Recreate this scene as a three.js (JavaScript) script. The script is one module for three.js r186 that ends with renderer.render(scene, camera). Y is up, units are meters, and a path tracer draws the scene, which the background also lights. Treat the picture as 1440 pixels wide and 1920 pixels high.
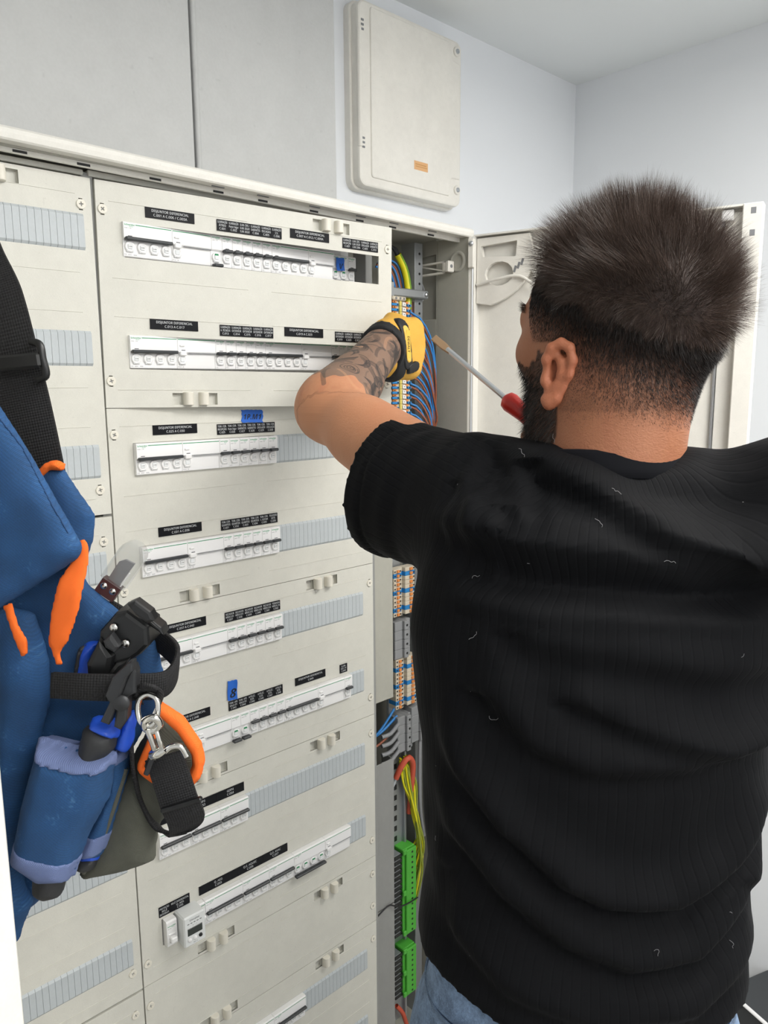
import * as THREE from 'three';
import { mergeGeometries, mergeVertices, toCreasedNormals } from 'three/addons/utils/BufferGeometryUtils.js';
import { RectAreaLightUniformsLib } from 'three/addons/lights/RectAreaLightUniformsLib.js';

// ------------------------------------------------------------------ camera, light, exposure
const scene = new THREE.Scene();
const FLOOR = 1.774;                                   // cabinet datum (top of the front plates) above the floor, metres
const FOCAL = 1435.4;                                  // pixels on a 1440 x 1920 frame
const camera = new THREE.PerspectiveCamera(2 * Math.atan(960 / FOCAL) * 180 / Math.PI, 0.75, 0.05, 20);
camera.rotation.order = 'YXZ';
camera.rotation.set(-0.1619, -0.758, -0.0074);
camera.position.set(-0.4539, FLOOR - 0.2737, 1.0348);
camera.updateMatrixWorld(true);
const renderer = new THREE.WebGLRenderer({ antialias: true });
renderer.toneMapping = THREE.LinearToneMapping;
renderer.toneMappingExposure = 1.06;
renderer.shadowMap.enabled = true;
scene.background = new THREE.Color(0x808488);
RectAreaLightUniformsLib.init();
const CEIL = FLOOR + 0.482, WALLZ = -0.15, WALLX = 1.354;
const LAMPS = [[0.55, 1.15, 1.2, 0.5, 8.8], [-0.2, 1.95, 1.2, 0.5, 8.8]];   // x, z, length, width, strength

// ------------------------------------------------------------------ helpers
function rng(seed) { let a = seed >>> 0; return () => { a = (a + 0x6D2B79F5) >>> 0; let t = Math.imul(a ^ (a >>> 15), 1 | a); t = (t + Math.imul(t ^ (t >>> 7), 61 | t)) ^ t; return ((t ^ (t >>> 14)) >>> 0) / 4294967296; }; }
const rand = rng(7);
const V3 = (x, y, z) => new THREE.Vector3(x, y, z);
const lerp = (a, b, t) => a + (b - a) * t;
const clamp = (x, a = 0, b = 1) => Math.min(b, Math.max(a, x));
const smooth = (a, b, x) => { const t = clamp((x - a) / (b - a)); return t * t * (3 - 2 * t); };
// a point of the place seen in a given direction at a given depth (used only to take positions off)
const RIGHT = new THREE.Vector3(), UPV = new THREE.Vector3(), FWD = new THREE.Vector3();
camera.matrixWorld.extractBasis(RIGHT, UPV, FWD); FWD.negate();
function at(px, py, depth) { depth /= 1000; return camera.position.clone().addScaledVector(RIGHT, (px - 720) / FOCAL * depth).addScaledVector(UPV, (960 - py) / FOCAL * depth).addScaledVector(FWD, depth); }
const taken = {};
function numbered(n) { const k = taken[n] = (taken[n] ?? -1) + 1; return k ? n + '_' + String(k).padStart(3, '0') : n; }
function tag(o, label, category, group, kind) { o.userData = { label, category }; if (group) o.userData.group = group; if (kind) o.userData.kind = kind; return o; }
function thing(name, label, category, pos = [0, 0, 0], group) { const o = new THREE.Group(); o.name = numbered(name); o.position.set(...pos); scene.add(o); return tag(o, label, category, group); }
function mesh(name, geo, mat, parent, label) {
  const g = Array.isArray(geo) ? mergeAll(geo) : geo;
  const o = new THREE.Mesh(g, mat); o.castShadow = o.receiveShadow = true;
  o.name = parent ? name : numbered(name); if (label) o.userData.label = label; (parent || scene).add(o); return o;
}
function struct(name, geo, mat, label, category) { const o = mesh(name, geo, mat); o.userData = { kind: 'structure', label, category: category || name.split('_')[0] }; return o; }
function copyOf(o, label, group) { const c = o.clone(); c.name = numbered(o.name.replace(/_\d{3}$/, '')); c.userData = { ...o.userData }; if (label) c.userData.label = label; if (group) c.userData.group = group; scene.add(c); return c; }
function mergeAll(list) {
  const col = list.some(g => g.getAttribute('color'));
  const L = list.map(g => { let h = g.index ? g.toNonIndexed() : g; for (const k of Object.keys(h.attributes)) if (!['position', 'normal', 'uv', 'color'].includes(k)) h.deleteAttribute(k); if (!h.getAttribute('uv')) boxUV(h); if (!h.getAttribute('normal')) h.computeVertexNormals(); if (col && !h.getAttribute('color')) h.setAttribute('color', new THREE.BufferAttribute(new Float32Array(h.getAttribute('position').count * 3).fill(1), 3)); h.morphAttributes = {}; return h; });
  return L.length === 1 ? L[0] : mergeGeometries(L);
}
function boxUV(g) {                                    // uv in metres, by the main direction of each face
  if (g.index) { throw new Error('boxUV wants non-indexed'); }
  const p = g.getAttribute('position'), uv = new Float32Array(p.count * 2), a = V3(), b = V3(), c = V3();
  for (let i = 0; i < p.count; i += 3) {
    a.fromBufferAttribute(p, i); b.fromBufferAttribute(p, i + 1).sub(a); c.fromBufferAttribute(p, i + 2).sub(a); b.cross(c);
    const ax = Math.abs(b.x), ay = Math.abs(b.y), az = Math.abs(b.z);
    for (let k = 0; k < 3; k++) { const x = p.getX(i + k), y = p.getY(i + k), z = p.getZ(i + k); const [u, v] = az >= ax && az >= ay ? [x, y] : ax >= ay ? [z, y] : [x, z]; uv[(i + k) * 2] = u; uv[(i + k) * 2 + 1] = v; }
  }
  g.setAttribute('uv', new THREE.BufferAttribute(uv, 2)); return g;
}
// box between two corners with chamfered edges (44 triangles)
function cbox(x0, x1, y0, y1, z0, z1, c = 0) {
  if (!c) { const g = new THREE.BoxGeometry(x1 - x0, y1 - y0, z1 - z0).toNonIndexed(); g.deleteAttribute('uv'); g.translate((x0 + x1) / 2, (y0 + y1) / 2, (z0 + z1) / 2); return g; }
  const h = [(x1 - x0) / 2, (y1 - y0) / 2, (z1 - z0) / 2], o = [(x0 + x1) / 2, (y0 + y1) / 2, (z0 + z1) / 2]; c = Math.min(c, ...h.map(v => v * .98));
  const pt = (s, k) => s.map((v, i) => o[i] + v * (i === k ? h[i] : h[i] - c));
  const P = []; const poly = (pts, n) => { const a = V3(...pts[0]), b = V3(...pts[1]), d = V3(...pts[2]); const nn = b.clone().sub(a).cross(d.clone().sub(a)); const L = nn.dot(n) < 0 ? [...pts].reverse() : pts; for (let i = 1; i + 1 < L.length; i++) P.push(...L[0], ...L[i], ...L[i + 1]); };
  for (let k = 0; k < 3; k++) for (const s of [-1, 1]) { const i = (k + 1) % 3, j = (k + 2) % 3, n = [0, 0, 0]; n[k] = s; poly([[-1, -1], [1, -1], [1, 1], [-1, 1]].map(([a, b]) => { const q = [0, 0, 0]; q[k] = s; q[i] = a; q[j] = b; return pt(q, k); }), V3(...n)); }
  for (let k = 0; k < 3; k++) { const i = (k + 1) % 3, j = (k + 2) % 3; for (const a of [-1, 1]) for (const b of [-1, 1]) { const q1 = [0, 0, 0], q2 = [0, 0, 0]; q1[i] = q2[i] = a; q1[j] = q2[j] = b; q1[k] = -1; q2[k] = 1; const n = [0, 0, 0]; n[i] = a; n[j] = b; poly([pt(q1, i), pt(q2, i), pt(q2, j), pt(q1, j)], V3(...n)); } }
  for (const a of [-1, 1]) for (const b of [-1, 1]) for (const d of [-1, 1]) poly([pt([a, b, d], 0), pt([a, b, d], 1), pt([a, b, d], 2)], V3(a, b, d));
  const g = new THREE.BufferGeometry(); g.setAttribute('position', new THREE.Float32BufferAttribute(P, 3)); g.computeVertexNormals(); return g;
}
function shapeOf(pts) { const s = new THREE.Shape(); pts.forEach(([x, y], i) => i ? s.lineTo(x, y) : s.moveTo(x, y)); s.closePath(); return s; }
function extrude(pts, depth, holes = [], bevel = 0) {
  const s = pts instanceof THREE.Shape ? pts : shapeOf(pts); for (const h of holes) s.holes.push(h instanceof THREE.Path ? h : new THREE.Path(h.map(([x, y]) => new THREE.Vector2(x, y))));
  const g = new THREE.ExtrudeGeometry(s, { depth, bevelEnabled: bevel > 0, bevelThickness: bevel, bevelSize: bevel, bevelOffset: -bevel, bevelSegments: 2, curveSegments: 10 }); const h = g.index ? g.toNonIndexed() : g; h.deleteAttribute('uv'); return h;
}
// profile in (z, y) swept along x from x0 to x1
function sweepX(prof, x0, x1) { const g = extrude(prof.map(([z, y]) => [-z, y]), x1 - x0); g.rotateY(Math.PI / 2); g.translate(x0, 0, 0); return g; }
function cyl(r0, r1, h, n = 20) { const g = new THREE.CylinderGeometry(r1, r0, h, n).toNonIndexed(); g.deleteAttribute('uv'); return g; }
function lathe(pts, n = 24) { const g = new THREE.LatheGeometry(pts.map(([r, y]) => new THREE.Vector2(r, y)), n).toNonIndexed(); g.deleteAttribute('uv'); return g; }
function tube(pts, r, seg = 24, rad = 7, closed = false) { const g = new THREE.TubeGeometry(new THREE.CatmullRomCurve3(pts.map(p => p.isVector3 ? p : V3(...p)), closed, 'centripetal'), seg, r, rad, closed).toNonIndexed(); g.deleteAttribute('uv'); if (!closed) { } return g; }
const xf = (g, f) => { f(g); return g; };
// cabinet drawings are in millimetres: x from the left edge of the middle plates, y from their top, z out of their face
function mm(g, parent) { g.scale(.001, .001, .001); const o = parent ? parent.position : V3(0, 0, 0); g.translate(-o.x, (parent && parent.userData.local ? 0 : FLOOR) - o.y, -o.z); return g; }
const MP = (x, y, z) => [x / 1000, FLOOR + y / 1000, z / 1000];

// ------------------------------------------------------------------ textures
function noiseTex(size, seed, f, srgb) {
  const R = rng(seed), lat = {}; const layers = [4, 8, 16, 32, 64, 128].filter(n => n <= size).map(n => { const a = new Float32Array(n * n); for (let i = 0; i < n * n; i++) a[i] = R(); return [n, a]; });
  const smp = (L, u, v) => { const [n, a] = L; const x = u * n, y = v * n, i = Math.floor(x), j = Math.floor(y), s = x - i, t = y - j; const q = (p, r) => a[((r % n + n) % n) * n + ((p % n + n) % n)]; const ss = s * s * (3 - 2 * s), tt = t * t * (3 - 2 * t); return lerp(lerp(q(i, j), q(i + 1, j), ss), lerp(q(i, j + 1), q(i + 1, j + 1), ss), tt); };
  const d = new Uint8Array(size * size * 4);
  for (let y = 0; y < size; y++) for (let x = 0; x < size; x++) { const u = x / size, v = y / size; const c = f(u, v, k => smp(layers[Math.min(k, layers.length - 1)], u, v), R); const o = (y * size + x) * 4; d[o] = c[0]; d[o + 1] = c[1]; d[o + 2] = c[2]; d[o + 3] = 255; }
  const t = new THREE.DataTexture(d, size, size, THREE.RGBAFormat); t.magFilter = THREE.LinearFilter; t.minFilter = THREE.LinearMipmapLinearFilter; t.generateMipmaps = true; t.wrapS = t.wrapT = THREE.RepeatWrapping; if (srgb) t.colorSpace = THREE.SRGBColorSpace; t.needsUpdate = true; return t;
}
const rep = (t, s) => { const c = t.clone(); c.repeat.set(s, s); c.needsUpdate = true; return c; };
const grain = noiseTex(256, 3, (u, v, n, R) => { const g = 255 * (.5 * n(5) + .25 * n(4) + .25 * R()); return [g, g, g]; });
const paintTone = noiseTex(256, 5, (u, v, n, R) => { const g = 246 + 5 * (n(1) - .5) + 4 * (n(3) - .5) + 4 * (R() - .5) - (n(4) > .9 && n(5) > .75 ? 9 : 0); return [g, g, g]; }, true);
const plaster = noiseTex(256, 9, (u, v, n, R) => { const g = 255 * (.45 * n(2) + .3 * n(4) + .25 * n(5)); return [g, g, g]; });
const std = (color, roughness, o = {}) => new THREE.MeshStandardMaterial({ color, roughness, ...o });
const MAT = {
  wall: std(0xf2f5f9, .9, { map: rep(paintTone, .8), bumpMap: rep(plaster, 2.5), bumpScale: .0012 }),
  ceiling: std(0xf1f5f6, .95, { map: rep(paintTone, .6), bumpMap: rep(plaster, 2), bumpScale: .0008 }),
  floor: std(0xb4b2ac, .6, { map: rep(paintTone, 1.5) }),
  grey: std(0xd4d5d4, .5, { map: rep(paintTone, 1.4), bumpMap: rep(grain, 6), bumpScale: .0002 }),
  cream: std(0xdfded5, .48, { map: rep(paintTone, 3), bumpMap: rep(grain, 18), bumpScale: .00012 }),
  rim: std(0xf0eee7, .4, { map: rep(paintTone, 3) }),
  box: std(0xf2efe7, .5, { map: rep(paintTone, 4) }),
  rail: std(0xd8d7cf, .5, { map: rep(paintTone, 5) }),
  partition: std(0xb9b8ae, .55, { map: rep(paintTone, 4) }),
  trunk: std(0x9c9d9b, .55, { map: rep(paintTone, 4) }),
  slat: std(0xc4cbcf, .45, { map: rep(paintTone, 9) }),
  white: std(0xf2f2f2, .35), greyPlastic: std(0x9a9ca0, .5), midGrey: std(0x7f8184, .5),
  black: std(0x1a1b1d, .4), handle: std(0x35383b, .38), green: std(0x1f8a55, .4), lens: new THREE.MeshPhysicalMaterial({ color: 0xe9ecee, roughness: .12, clearcoat: .6 }),
  steel: std(0xc9ccd0, .32, { metalness: 1 }), zinc: std(0xaeb2b6, .42, { metalness: .75 }), darkSteel: std(0x3b3c3e, .42, { metalness: .5 }),
  screw: std(0xe6e2d6, .4),
};

// ------------------------------------------------------------------ one sheet for everything printed or engraved
const SHEET = 2048, PX = 9;                            // pixels a millimetre
const sheet = document.createElement('canvas'); sheet.width = sheet.height = SHEET; const ctx = sheet.getContext('2d');
ctx.fillStyle = '#f3f3f3'; ctx.fillRect(0, 0, SHEET, SHEET);
let shX = 4, shY = 4, shH = 0;
function cell(w, h, bg, draw, k = PX) {                // w, h in mm -> uv rectangle
  const W = Math.ceil(w * k), H = Math.ceil(h * k); if (shX + W + 4 > SHEET) { shX = 4; shY += shH + 4; shH = 0; }
  if (shY + H > SHEET) throw new Error('sheet full'); const x = shX, y = shY; shX += W + 4; shH = Math.max(shH, H);
  ctx.save(); ctx.translate(x, y); ctx.beginPath(); ctx.rect(-1, -1, W + 2, H + 2); ctx.clip(); ctx.fillStyle = bg; ctx.fillRect(-1, -1, W + 2, H + 2); draw(W, H, k); ctx.restore();
  return { u0: x / SHEET, u1: (x + W) / SHEET, v0: 1 - (y + H) / SHEET, v1: 1 - y / SHEET, w, h };
}
const sheetTex = new THREE.CanvasTexture(sheet); sheetTex.colorSpace = THREE.SRGBColorSpace; sheetTex.anisotropy = 8;
MAT.print = new THREE.MeshPhysicalMaterial({ roughness: .42, map: sheetTex, specularIntensity: .3 });
function printed(c, x0, y0, z) {                       // flat print, lower left corner at x0, y0
  const g = new THREE.PlaneGeometry(c.w, c.h).toNonIndexed(), uv = g.getAttribute('uv'); for (let i = 0; i < uv.count; i++) uv.setXY(i, lerp(c.u0, c.u1, uv.getX(i)), lerp(c.v0, c.v1, uv.getY(i)));
  g.translate(x0 + c.w / 2, y0 + c.h / 2, z); return g;
}
function printedBox(c, x0, y0, z0, z1) {               // small board with a printed face; its edges take the ground colour
  const f = printed(c, x0, y0, z1), b = cbox(x0, x0 + c.w, y0, y0 + c.h, z0, z1 - .02), uv = new Float32Array(b.getAttribute('position').count * 2); for (let i = 0; i < uv.length; i += 2) { uv[i] = lerp(c.u0, c.u1, .02); uv[i + 1] = lerp(c.v0, c.v1, .06); }
  b.setAttribute('uv', new THREE.BufferAttribute(uv, 2)); return [f, b];
}
function engraved(w, h, lines, sizes) { return cell(w, h, '#17181c', (W, H) => { ctx.fillStyle = '#dfe2e4'; ctx.textAlign = 'center'; ctx.textBaseline = 'middle'; const n = lines.length; lines.forEach((t, i) => { let s = (sizes ? sizes[i] : H / (n + .9)); ctx.font = `${s}px sans-serif`; const tw = ctx.measureText(t).width, k = Math.min(1, W * .9 / tw); ctx.save(); ctx.translate(W / 2, H * (i + .72) / (n + .45)); ctx.scale(k, 1); ctx.fillText(t, 0, 0); ctx.restore(); }); }, 6.5); }
function brand(x, y, s) { ctx.textAlign = 'left'; ctx.textBaseline = 'alphabetic'; ctx.fillStyle = '#1f8f57'; ctx.font = `bold ${s}px sans-serif`; ctx.fillText('Schneider', x, y); const w = ctx.measureText('Schneider').width; ctx.font = `italic ${s * .55}px sans-serif`; ctx.fillText('Electric', x + w * .45, y + s * .55); return w; }

// ------------------------------------------------------------------ the room
{
  const t = .1, x0 = -1.9, x1 = WALLX, z0 = WALLZ, z1 = 2.3, H = CEIL;
  struct('floor', cbox(x0 - t, x1 + t, -t, 0, z0 - t, z1 + t), MAT.floor, 'grey floor of the switch room');
  struct('ceiling', cbox(x0 - t, x1 + t, H, H + t, z0 - t, z1 + t), MAT.ceiling, 'plain pale grey ceiling');
  struct('wall_back', cbox(x0 - t, x1 + t, 0, H, z0 - t, z0), MAT.wall, 'white plastered wall behind the cabinet');
  struct('wall_right', cbox(x1, x1 + t, 0, H, z0, z1), MAT.wall, 'white plastered side wall on the right');
  struct('wall_left', cbox(x0 - t, x0, 0, H, z0, z1), MAT.wall, 'white plastered side wall on the left');
  struct('wall_front', cbox(x0 - t, x1 + t, 0, H, z1, z1 + t), MAT.wall, 'white plastered wall behind the viewer');
  for (const [x, z, l, w, s] of LAMPS) {
    const o = thing('ceiling_luminaire', x > 0 ? 'white ceiling luminaire above the man' : 'white ceiling luminaire nearest the wall behind the viewer', 'lamp', [x, H, z], 'ceiling luminaires');
    mesh('housing', [cbox(-l / 2 - .02, l / 2 + .02, -.045, 0, -w / 2 - .02, w / 2 + .02, .006)], MAT.white, o);
    mesh('diffuser', [cbox(-l / 2, l / 2, -.05, -.0452, -w / 2, w / 2, .002)], std(0xffffff, .6, { emissive: 0xfffaf2, emissiveIntensity: 3 }), o);
    const L = new THREE.RectAreaLight(0xfffcf7, s, l, w); L.position.set(0, -.056, 0); L.rotation.x = -Math.PI / 2; L.castShadow = true; o.add(L);
  }
}
// grey sheet panels boxed in above the cabinet
{
  const o = thing('sheet_panel', 'wide grey sheet panel above the cabinet, left of the joint', 'panel', [-.45, FLOOR - .2, WALLZ]);
  mesh('sheet', [cbox(-.9, .682, 0, .68, 0, .022, .002)], MAT.grey, o);
  const q = thing('sheet_panel', 'narrower grey sheet panel above the cabinet, right of the joint', 'panel', [.385, FLOOR - .2, WALLZ]);
  mesh('sheet', [cbox(-.148, .15, 0, .68, 0, .017, .001)], MAT.grey, q);
  mesh('rolled_edge', [xf(cyl(.005, .005, .68, 12), g => g.translate(-.143, .34, .016))], MAT.grey, q);
}
// ------------------------------------------------------------------ small beige box on the wall
{
  const o = thing('wall_enclosure', 'beige plastic enclosure with a bolted lid high on the white wall', 'enclosure', MP(722, 107, -150)); const P = g => mm(g, o);
  const rr = (x0, x1, y0, y1, r) => { const s = new THREE.Shape(); s.moveTo(x0 + r, y0); s.lineTo(x1 - r, y0); s.absarc(x1 - r, y0 + r, r, -Math.PI / 2, 0); s.lineTo(x1, y1 - r); s.absarc(x1 - r, y1 - r, r, 0, Math.PI / 2); s.lineTo(x0 + r, y1); s.absarc(x0 + r, y1 - r, r, Math.PI / 2, Math.PI); s.lineTo(x0, y0 + r); s.absarc(x0 + r, y0 + r, r, Math.PI, Math.PI * 1.5); return s; };
  mesh('base_frame', [P(extrude(rr(572, 872, 104, 440, 20), 14, [], 2).translate(0, 0, -150))], MAT.box, o);
  const lid = mesh('lid', [P(extrude(rr(577, 868, 108, 436, 17), 20, [], 4).translate(0, 0, -138))], MAT.box, o);
  // raised field of the lid, notched around its two bolts
  const f = new THREE.Shape(); f.moveTo(612, 126); f.lineTo(828, 126); f.lineTo(832, 130); f.lineTo(832, 152); f.quadraticCurveTo(832, 162, 842, 163); f.lineTo(862, 164); f.lineTo(862, 392); f.lineTo(838, 396); f.quadraticCurveTo(832, 398, 830, 408); f.lineTo(824, 428); f.lineTo(612, 428); f.quadraticCurveTo(606, 428, 606, 420); f.lineTo(606, 134); f.quadraticCurveTo(606, 126, 612, 126);
  mesh('raised_field', [P(extrude(f, 4, [], 2.5).translate(0, 0, -117.5))], MAT.box, lid);
  mesh('hinge_barrel', [P(xf(cyl(5, 5, 208, 12), g => g.translate(581, 282, -117)))], MAT.box, o);
  for (const y of [178, 384]) for (let k = 0; k < 3; k++) mesh('vent_slot', [P(cbox(584, 590, y + k * 8 - 2, y + k * 8 + 1.5, -116, -112.8))], MAT.midGrey, lid);
  for (const [x, y] of [[851, 415], [855, 142]]) {
    const b = mesh('bolt_collar', [P(xf(lathe([[4, 3], [8, 3.5], [9.5, 2], [9.5, -1]]), g => { g.rotateX(Math.PI / 2); g.translate(x, y, -113.5); }))], MAT.box, o);
    mesh('bolt', [P(xf(lathe([[0, 3.2], [1.4, 3.2], [1.6, 5], [4.6, 4.6], [5, 2]], 12), g => { g.rotateX(Math.PI / 2); g.translate(x, y, -113); }))], MAT.zinc, b, 'zinc bolt head');
  }
  const c = cell(40, 17, '#e3b483', (W, H) => { ctx.fillStyle = '#cf9a63'; ctx.fillRect(W * .08, H * .3, W * .8, H * .12); ctx.fillRect(W * .1, H * .55, W * .84, H * .1); }, 4);
  mesh('sticker', printedBox(c, 722, 161, -111.2, -110.7).map(P), MAT.print, o, 'small faded orange sticker');
}
// ------------------------------------------------------------------ the distribution cabinet
const W = 496, WIN = 36, WINW = 432, ROWH = 46, DOORX = 720;
const cab = thing('distribution_cabinet', 'cream steel distribution cabinet with open doors filling the left of the wall', 'cabinet', MP(150, -FLOOR * 1000 + 20, -128));
{
  const P = g => mm(g, cab), yb = -FLOOR * 1000 + 20, L = -470;
  mesh('back_panel', [P(cbox(L, DOORX, yb, 22, -130, -127))], MAT.partition, cab);
  mesh('side_panel', [P(cbox(DOORX - 3, DOORX, yb, 12, -42, 40, 1)), P(cbox(DOORX + 6, DOORX + 9, yb, 19, -130, -42)), P(cbox(DOORX - 3, DOORX + 9, yb, 12, -45, -42)), P(cbox(DOORX - 3, DOORX + 6, -14, 19, -127, -45)), ...[[-182, -139], [-322, -290], [-480, -440], [-640, -600], [-800, -760]].map(([a, b]) => P(cbox(DOORX - 3, DOORX + 6, a, b, -127, -45, 1)))], MAT.partition, cab);
  mesh('knockout', [P(xf(lathe([[0, .6], [13, .6], [14, 3], [18, 3.5], [19.5, 1.5], [20, 0]], 28), g => { g.rotateZ(Math.PI / 2); g.translate(DOORX - 3, -34, 12); }))], MAT.partition, cab);
  mesh('side_panel', [P(cbox(L, L + 3, yb, 18, -130, 40, 1))], MAT.partition, cab);
  mesh('bottom_panel', [P(cbox(L, DOORX, yb, yb + 4, -130, 40))], MAT.partition, cab);
  mesh('top_panel', [P(cbox(L + 3, DOORX + 6, 14, 19, -127, 20))], MAT.partition, cab);
  // rim: rounded front bead, shaded return and an inner lip with slots
  const prof = [[12, 28], [34, 28], [39, 27], [42, 24], [43, 19], [42, 13], [40, 11], [38, 11], [16, 12.5], [16, 5], [13, 4.2], [12, 5]];
  const rim = mesh('top_rim', [P(xf(sweepX(prof, L, DOORX + 8), g => { g.translate(-350, 0, 0); g.rotateZ(-.009); g.translate(350, 0, 0); }))], MAT.rim, cab);
  const at2 = (x, y) => y - .009 * (x - 350);
  for (let k = 0; k < 11; k++) { const x = -300 + k * 92 + (k % 3) * 7; mesh('slot', [P(cbox(x, x + 17, at2(x, 5.6), at2(x, 8.6), 15.6, 16.6))], MAT.black, rim); if (k > 4) mesh('slot', [P(cbox(x - 8, x + 12, at2(x, 10.6), at2(x, 12.9), 25, 28))], MAT.midGrey, rim); }
  mesh('side_rim', [P(sweepX([[4, 0], [43, 0], [43, 3], [40, 5], [4, 5]], yb, 9).rotateZ(Math.PI / 2).translate(DOORX + 3, 0, 0))], MAT.rim, cab);
  mesh('upper_rail', [P(cbox(L + 4, -8, 3, 10, -26, -4, 1)), P(cbox(-2, 392, 3, 11, -28, -3, 1))], MAT.rail, cab);
  for (const x of [-3, 499]) mesh('mullion', [P(cbox(x - 8, x + 8, yb + 6, 8, -40, -6, 1))], MAT.trunk, cab);
  for (let r = 0; r < 10; r++) { const y = r < 8 ? -73 - 150 * r : -1344 - 73 - 150 * (r - 8); mesh('din_rail', [P(sweepX([[-56, -17], [-51, -17], [-51, -12], [-57, -12], [-57, 12], [-51, 12], [-51, 17], [-52, 17], [-52, 13], [-58, 13], [-58, -13], [-52, -13], [-52, -16], [-56, -16]], 6, 490).translate(0, y, 0))], MAT.zinc, cab); }
}
// front plates: a sheet with windows, moulded lines, finger tabs, screws, engraved boards and blanking strips
const slatG = w => sweepX([[-3, -23], [0, -23], [2.6, -19.5], [2.6, 19.5], [0, 23], [-3, 23]], 0, w);
const slat9 = mm(slatG(8.6).translate(0, 0, 0), { position: V3(0, 0, 0), userData: { local: 1 } }); boxUV(slat9);
const screwHead = (() => { const s = new THREE.Shape(); s.absarc(0, 0, 6.2, 0, Math.PI * 2); const a = .62, b = 2.7; const cr = [[-a, -b], [a, -b], [a, -a], [b, -a], [b, a], [a, a], [a, b], [-a, b], [-a, a], [-b, a], [-b, -a], [-a, -a]]; const g = mergeAll([extrude(s, 1.3, [cr], .5)]); g.scale(.001, .001, .001); return g; })();
const crossG = boxUV(cbox(-3, 3, -3, 3, .1, .5).scale(.001, .001, .001));
const knobG = (() => { const s = new THREE.Shape(); s.moveTo(-7, 0); s.lineTo(-7, 3); s.quadraticCurveTo(-6.6, 11, 0, 11.5); s.quadraticCurveTo(6.6, 11, 7, 3); s.lineTo(7, 0); const g = extrude(s, 17, [], .8); g.rotateX(Math.PI / 2); g.translate(0, 8.5, 0); boxUV(g.scale(.001, .001, .001)); return g; })();
function frontPlate(label, x0, x1, yT, yB, rows, tabs, screws, winX, winW, windows) {
  const o = thing('front_plate', label, 'cover plate', MP(x0, yB, 0)); const P = g => mm(g, o);
  const holes = []; const pr = (a, b, c, d) => holes.push([[a, c], [b, c], [b, d], [a, d]]);
  for (const y of rows) pr(winX, winX + winW, y - ROWH / 2, y + ROWH / 2);
  for (const [x, y] of screws) { pr(x - 2.6, x + 2.6, y + 6.2, y + 7.5); pr(x - 2.6, x + 2.6, y - 7.5, y - 6.2); }
  const rec = []; for (const [x, y] of tabs) { rec.push([x - 35, x - 19, y], [x + 19, x + 35, y]); }
  for (const [a, b, y] of rec) pr(a, b, y - 9, y + 8);
  mesh('sheet', [P(extrude([[x0 + .6, yB + .5], [x1 - .6, yB + .5], [x1 - .6, yT - .5], [x0 + .6, yT - .5]], 2.4, holes).translate(0, 0, -2.4)), P(cbox(x0 + .6, x0 + 3, yB + .5, yT - .5, -14, -2.4)), P(cbox(x1 - 3, x1 - .6, yB + .5, yT - .5, -14, -2.4)), P(cbox(x0 + 3, x1 - 3, yB + .5, yB + 2.5, -14, -2.4)), P(cbox(x0 + 3, x1 - 3, yT - 2.5, yT - .5, -14, -2.4))], MAT.cream, o);
  const mid = (x0 + x1) / 2; const ln = [];
  for (const y of rows) for (const dy of [47, -52]) { ln.push(P(sweepX([[0, 0], [.7, .2], [.7, .7], [0, .9]], x0 + 18, mid - 26).translate(0, y + dy, 0)), P(sweepX([[0, 0], [.7, .2], [.7, .7], [0, .9]], mid + 14, x1 - 22).translate(0, y + dy, 0))); }
  if (!rows.length) for (const y of [yT - 22, yB + 22]) ln.push(P(sweepX([[0, 0], [.7, .2], [.7, .7], [0, .9]], x0 + 18, mid - 26).translate(0, y, 0)), P(sweepX([[0, 0], [.7, .2], [.7, .7], [0, .9]], mid + 14, x1 - 22).translate(0, y, 0)));
  for (const g of ln) mesh('moulded_line', [g], MAT.cream, o);
  for (const [a, b, y] of rec) { mesh('finger_recess', [P(cbox(a - 1, b + 1, y - 10, y + 9, -9, -8)), P(cbox(a - 1, a, y - 10, y + 9, -8, -1)), P(cbox(b, b + 1, y - 10, y + 9, -8, -1)), P(cbox(a, b, y - 10, y - 9, -8, -1)), P(cbox(a, b, y + 8, y + 9, -8, -1))], MAT.cream, o); }
  for (const [x, y] of tabs) for (const s of [-1, 1]) { const k = mesh('finger_tab', knobG, MAT.screw, o); k.position.set((x + s * 12 - x0) / 1000, (y - yB) / 1000, 0); }
  for (const [x, y] of screws) { const k = mesh('screw', screwHead, MAT.screw, o); k.position.set((x - x0) / 1000, (y - yB) / 1000, .0002); k.rotation.z = (x * 3 + y) % 7 * .25; mesh('cross_recess', crossG, MAT.midGrey, k); }
  o.userData.o = [x0, yB];
  return o;
}
function boards(o, list) { for (const [x, y, w, h, lines] of list) mesh('engraved_board', printedBox(engraved(w - .5, h, lines), x, y, 0, 1.4).map(g => mm(g, o)), MAT.print, o, lines.join(' ').length > 8 ? 'black engraved board, white lettering' : undefined); }
function strip(o, xa, xb, y) { const s = new THREE.Group(); s.name = 'blanking_strip'; s.userData.label = 'pale blue-grey ribbed blanking strip'; o.add(s); s.position.set((xa - o.userData.o[0]) / 1000, (y - o.userData.o[1]) / 1000, 0); const n = Math.round((xb - xa) / 9); for (let i = 0; i < n; i++) { const k = mesh('slat', slat9, MAT.slat, s); k.position.x = (i * (xb - xa) / n + .2) / 1000; } }
const T = 'DISJUNTOR DIFERENCIAL', I = 'ILUMINAÇÃO', C = 'TOM. COR.';
const yRow = [-73, -223, -373, -523, -673, -823, -973, -1123, -1344 - 73, -1344 - 223];
const mainBoard = (r, x, a) => [x, yRow[r] + 33, 72, 14, [T, a]];
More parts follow.
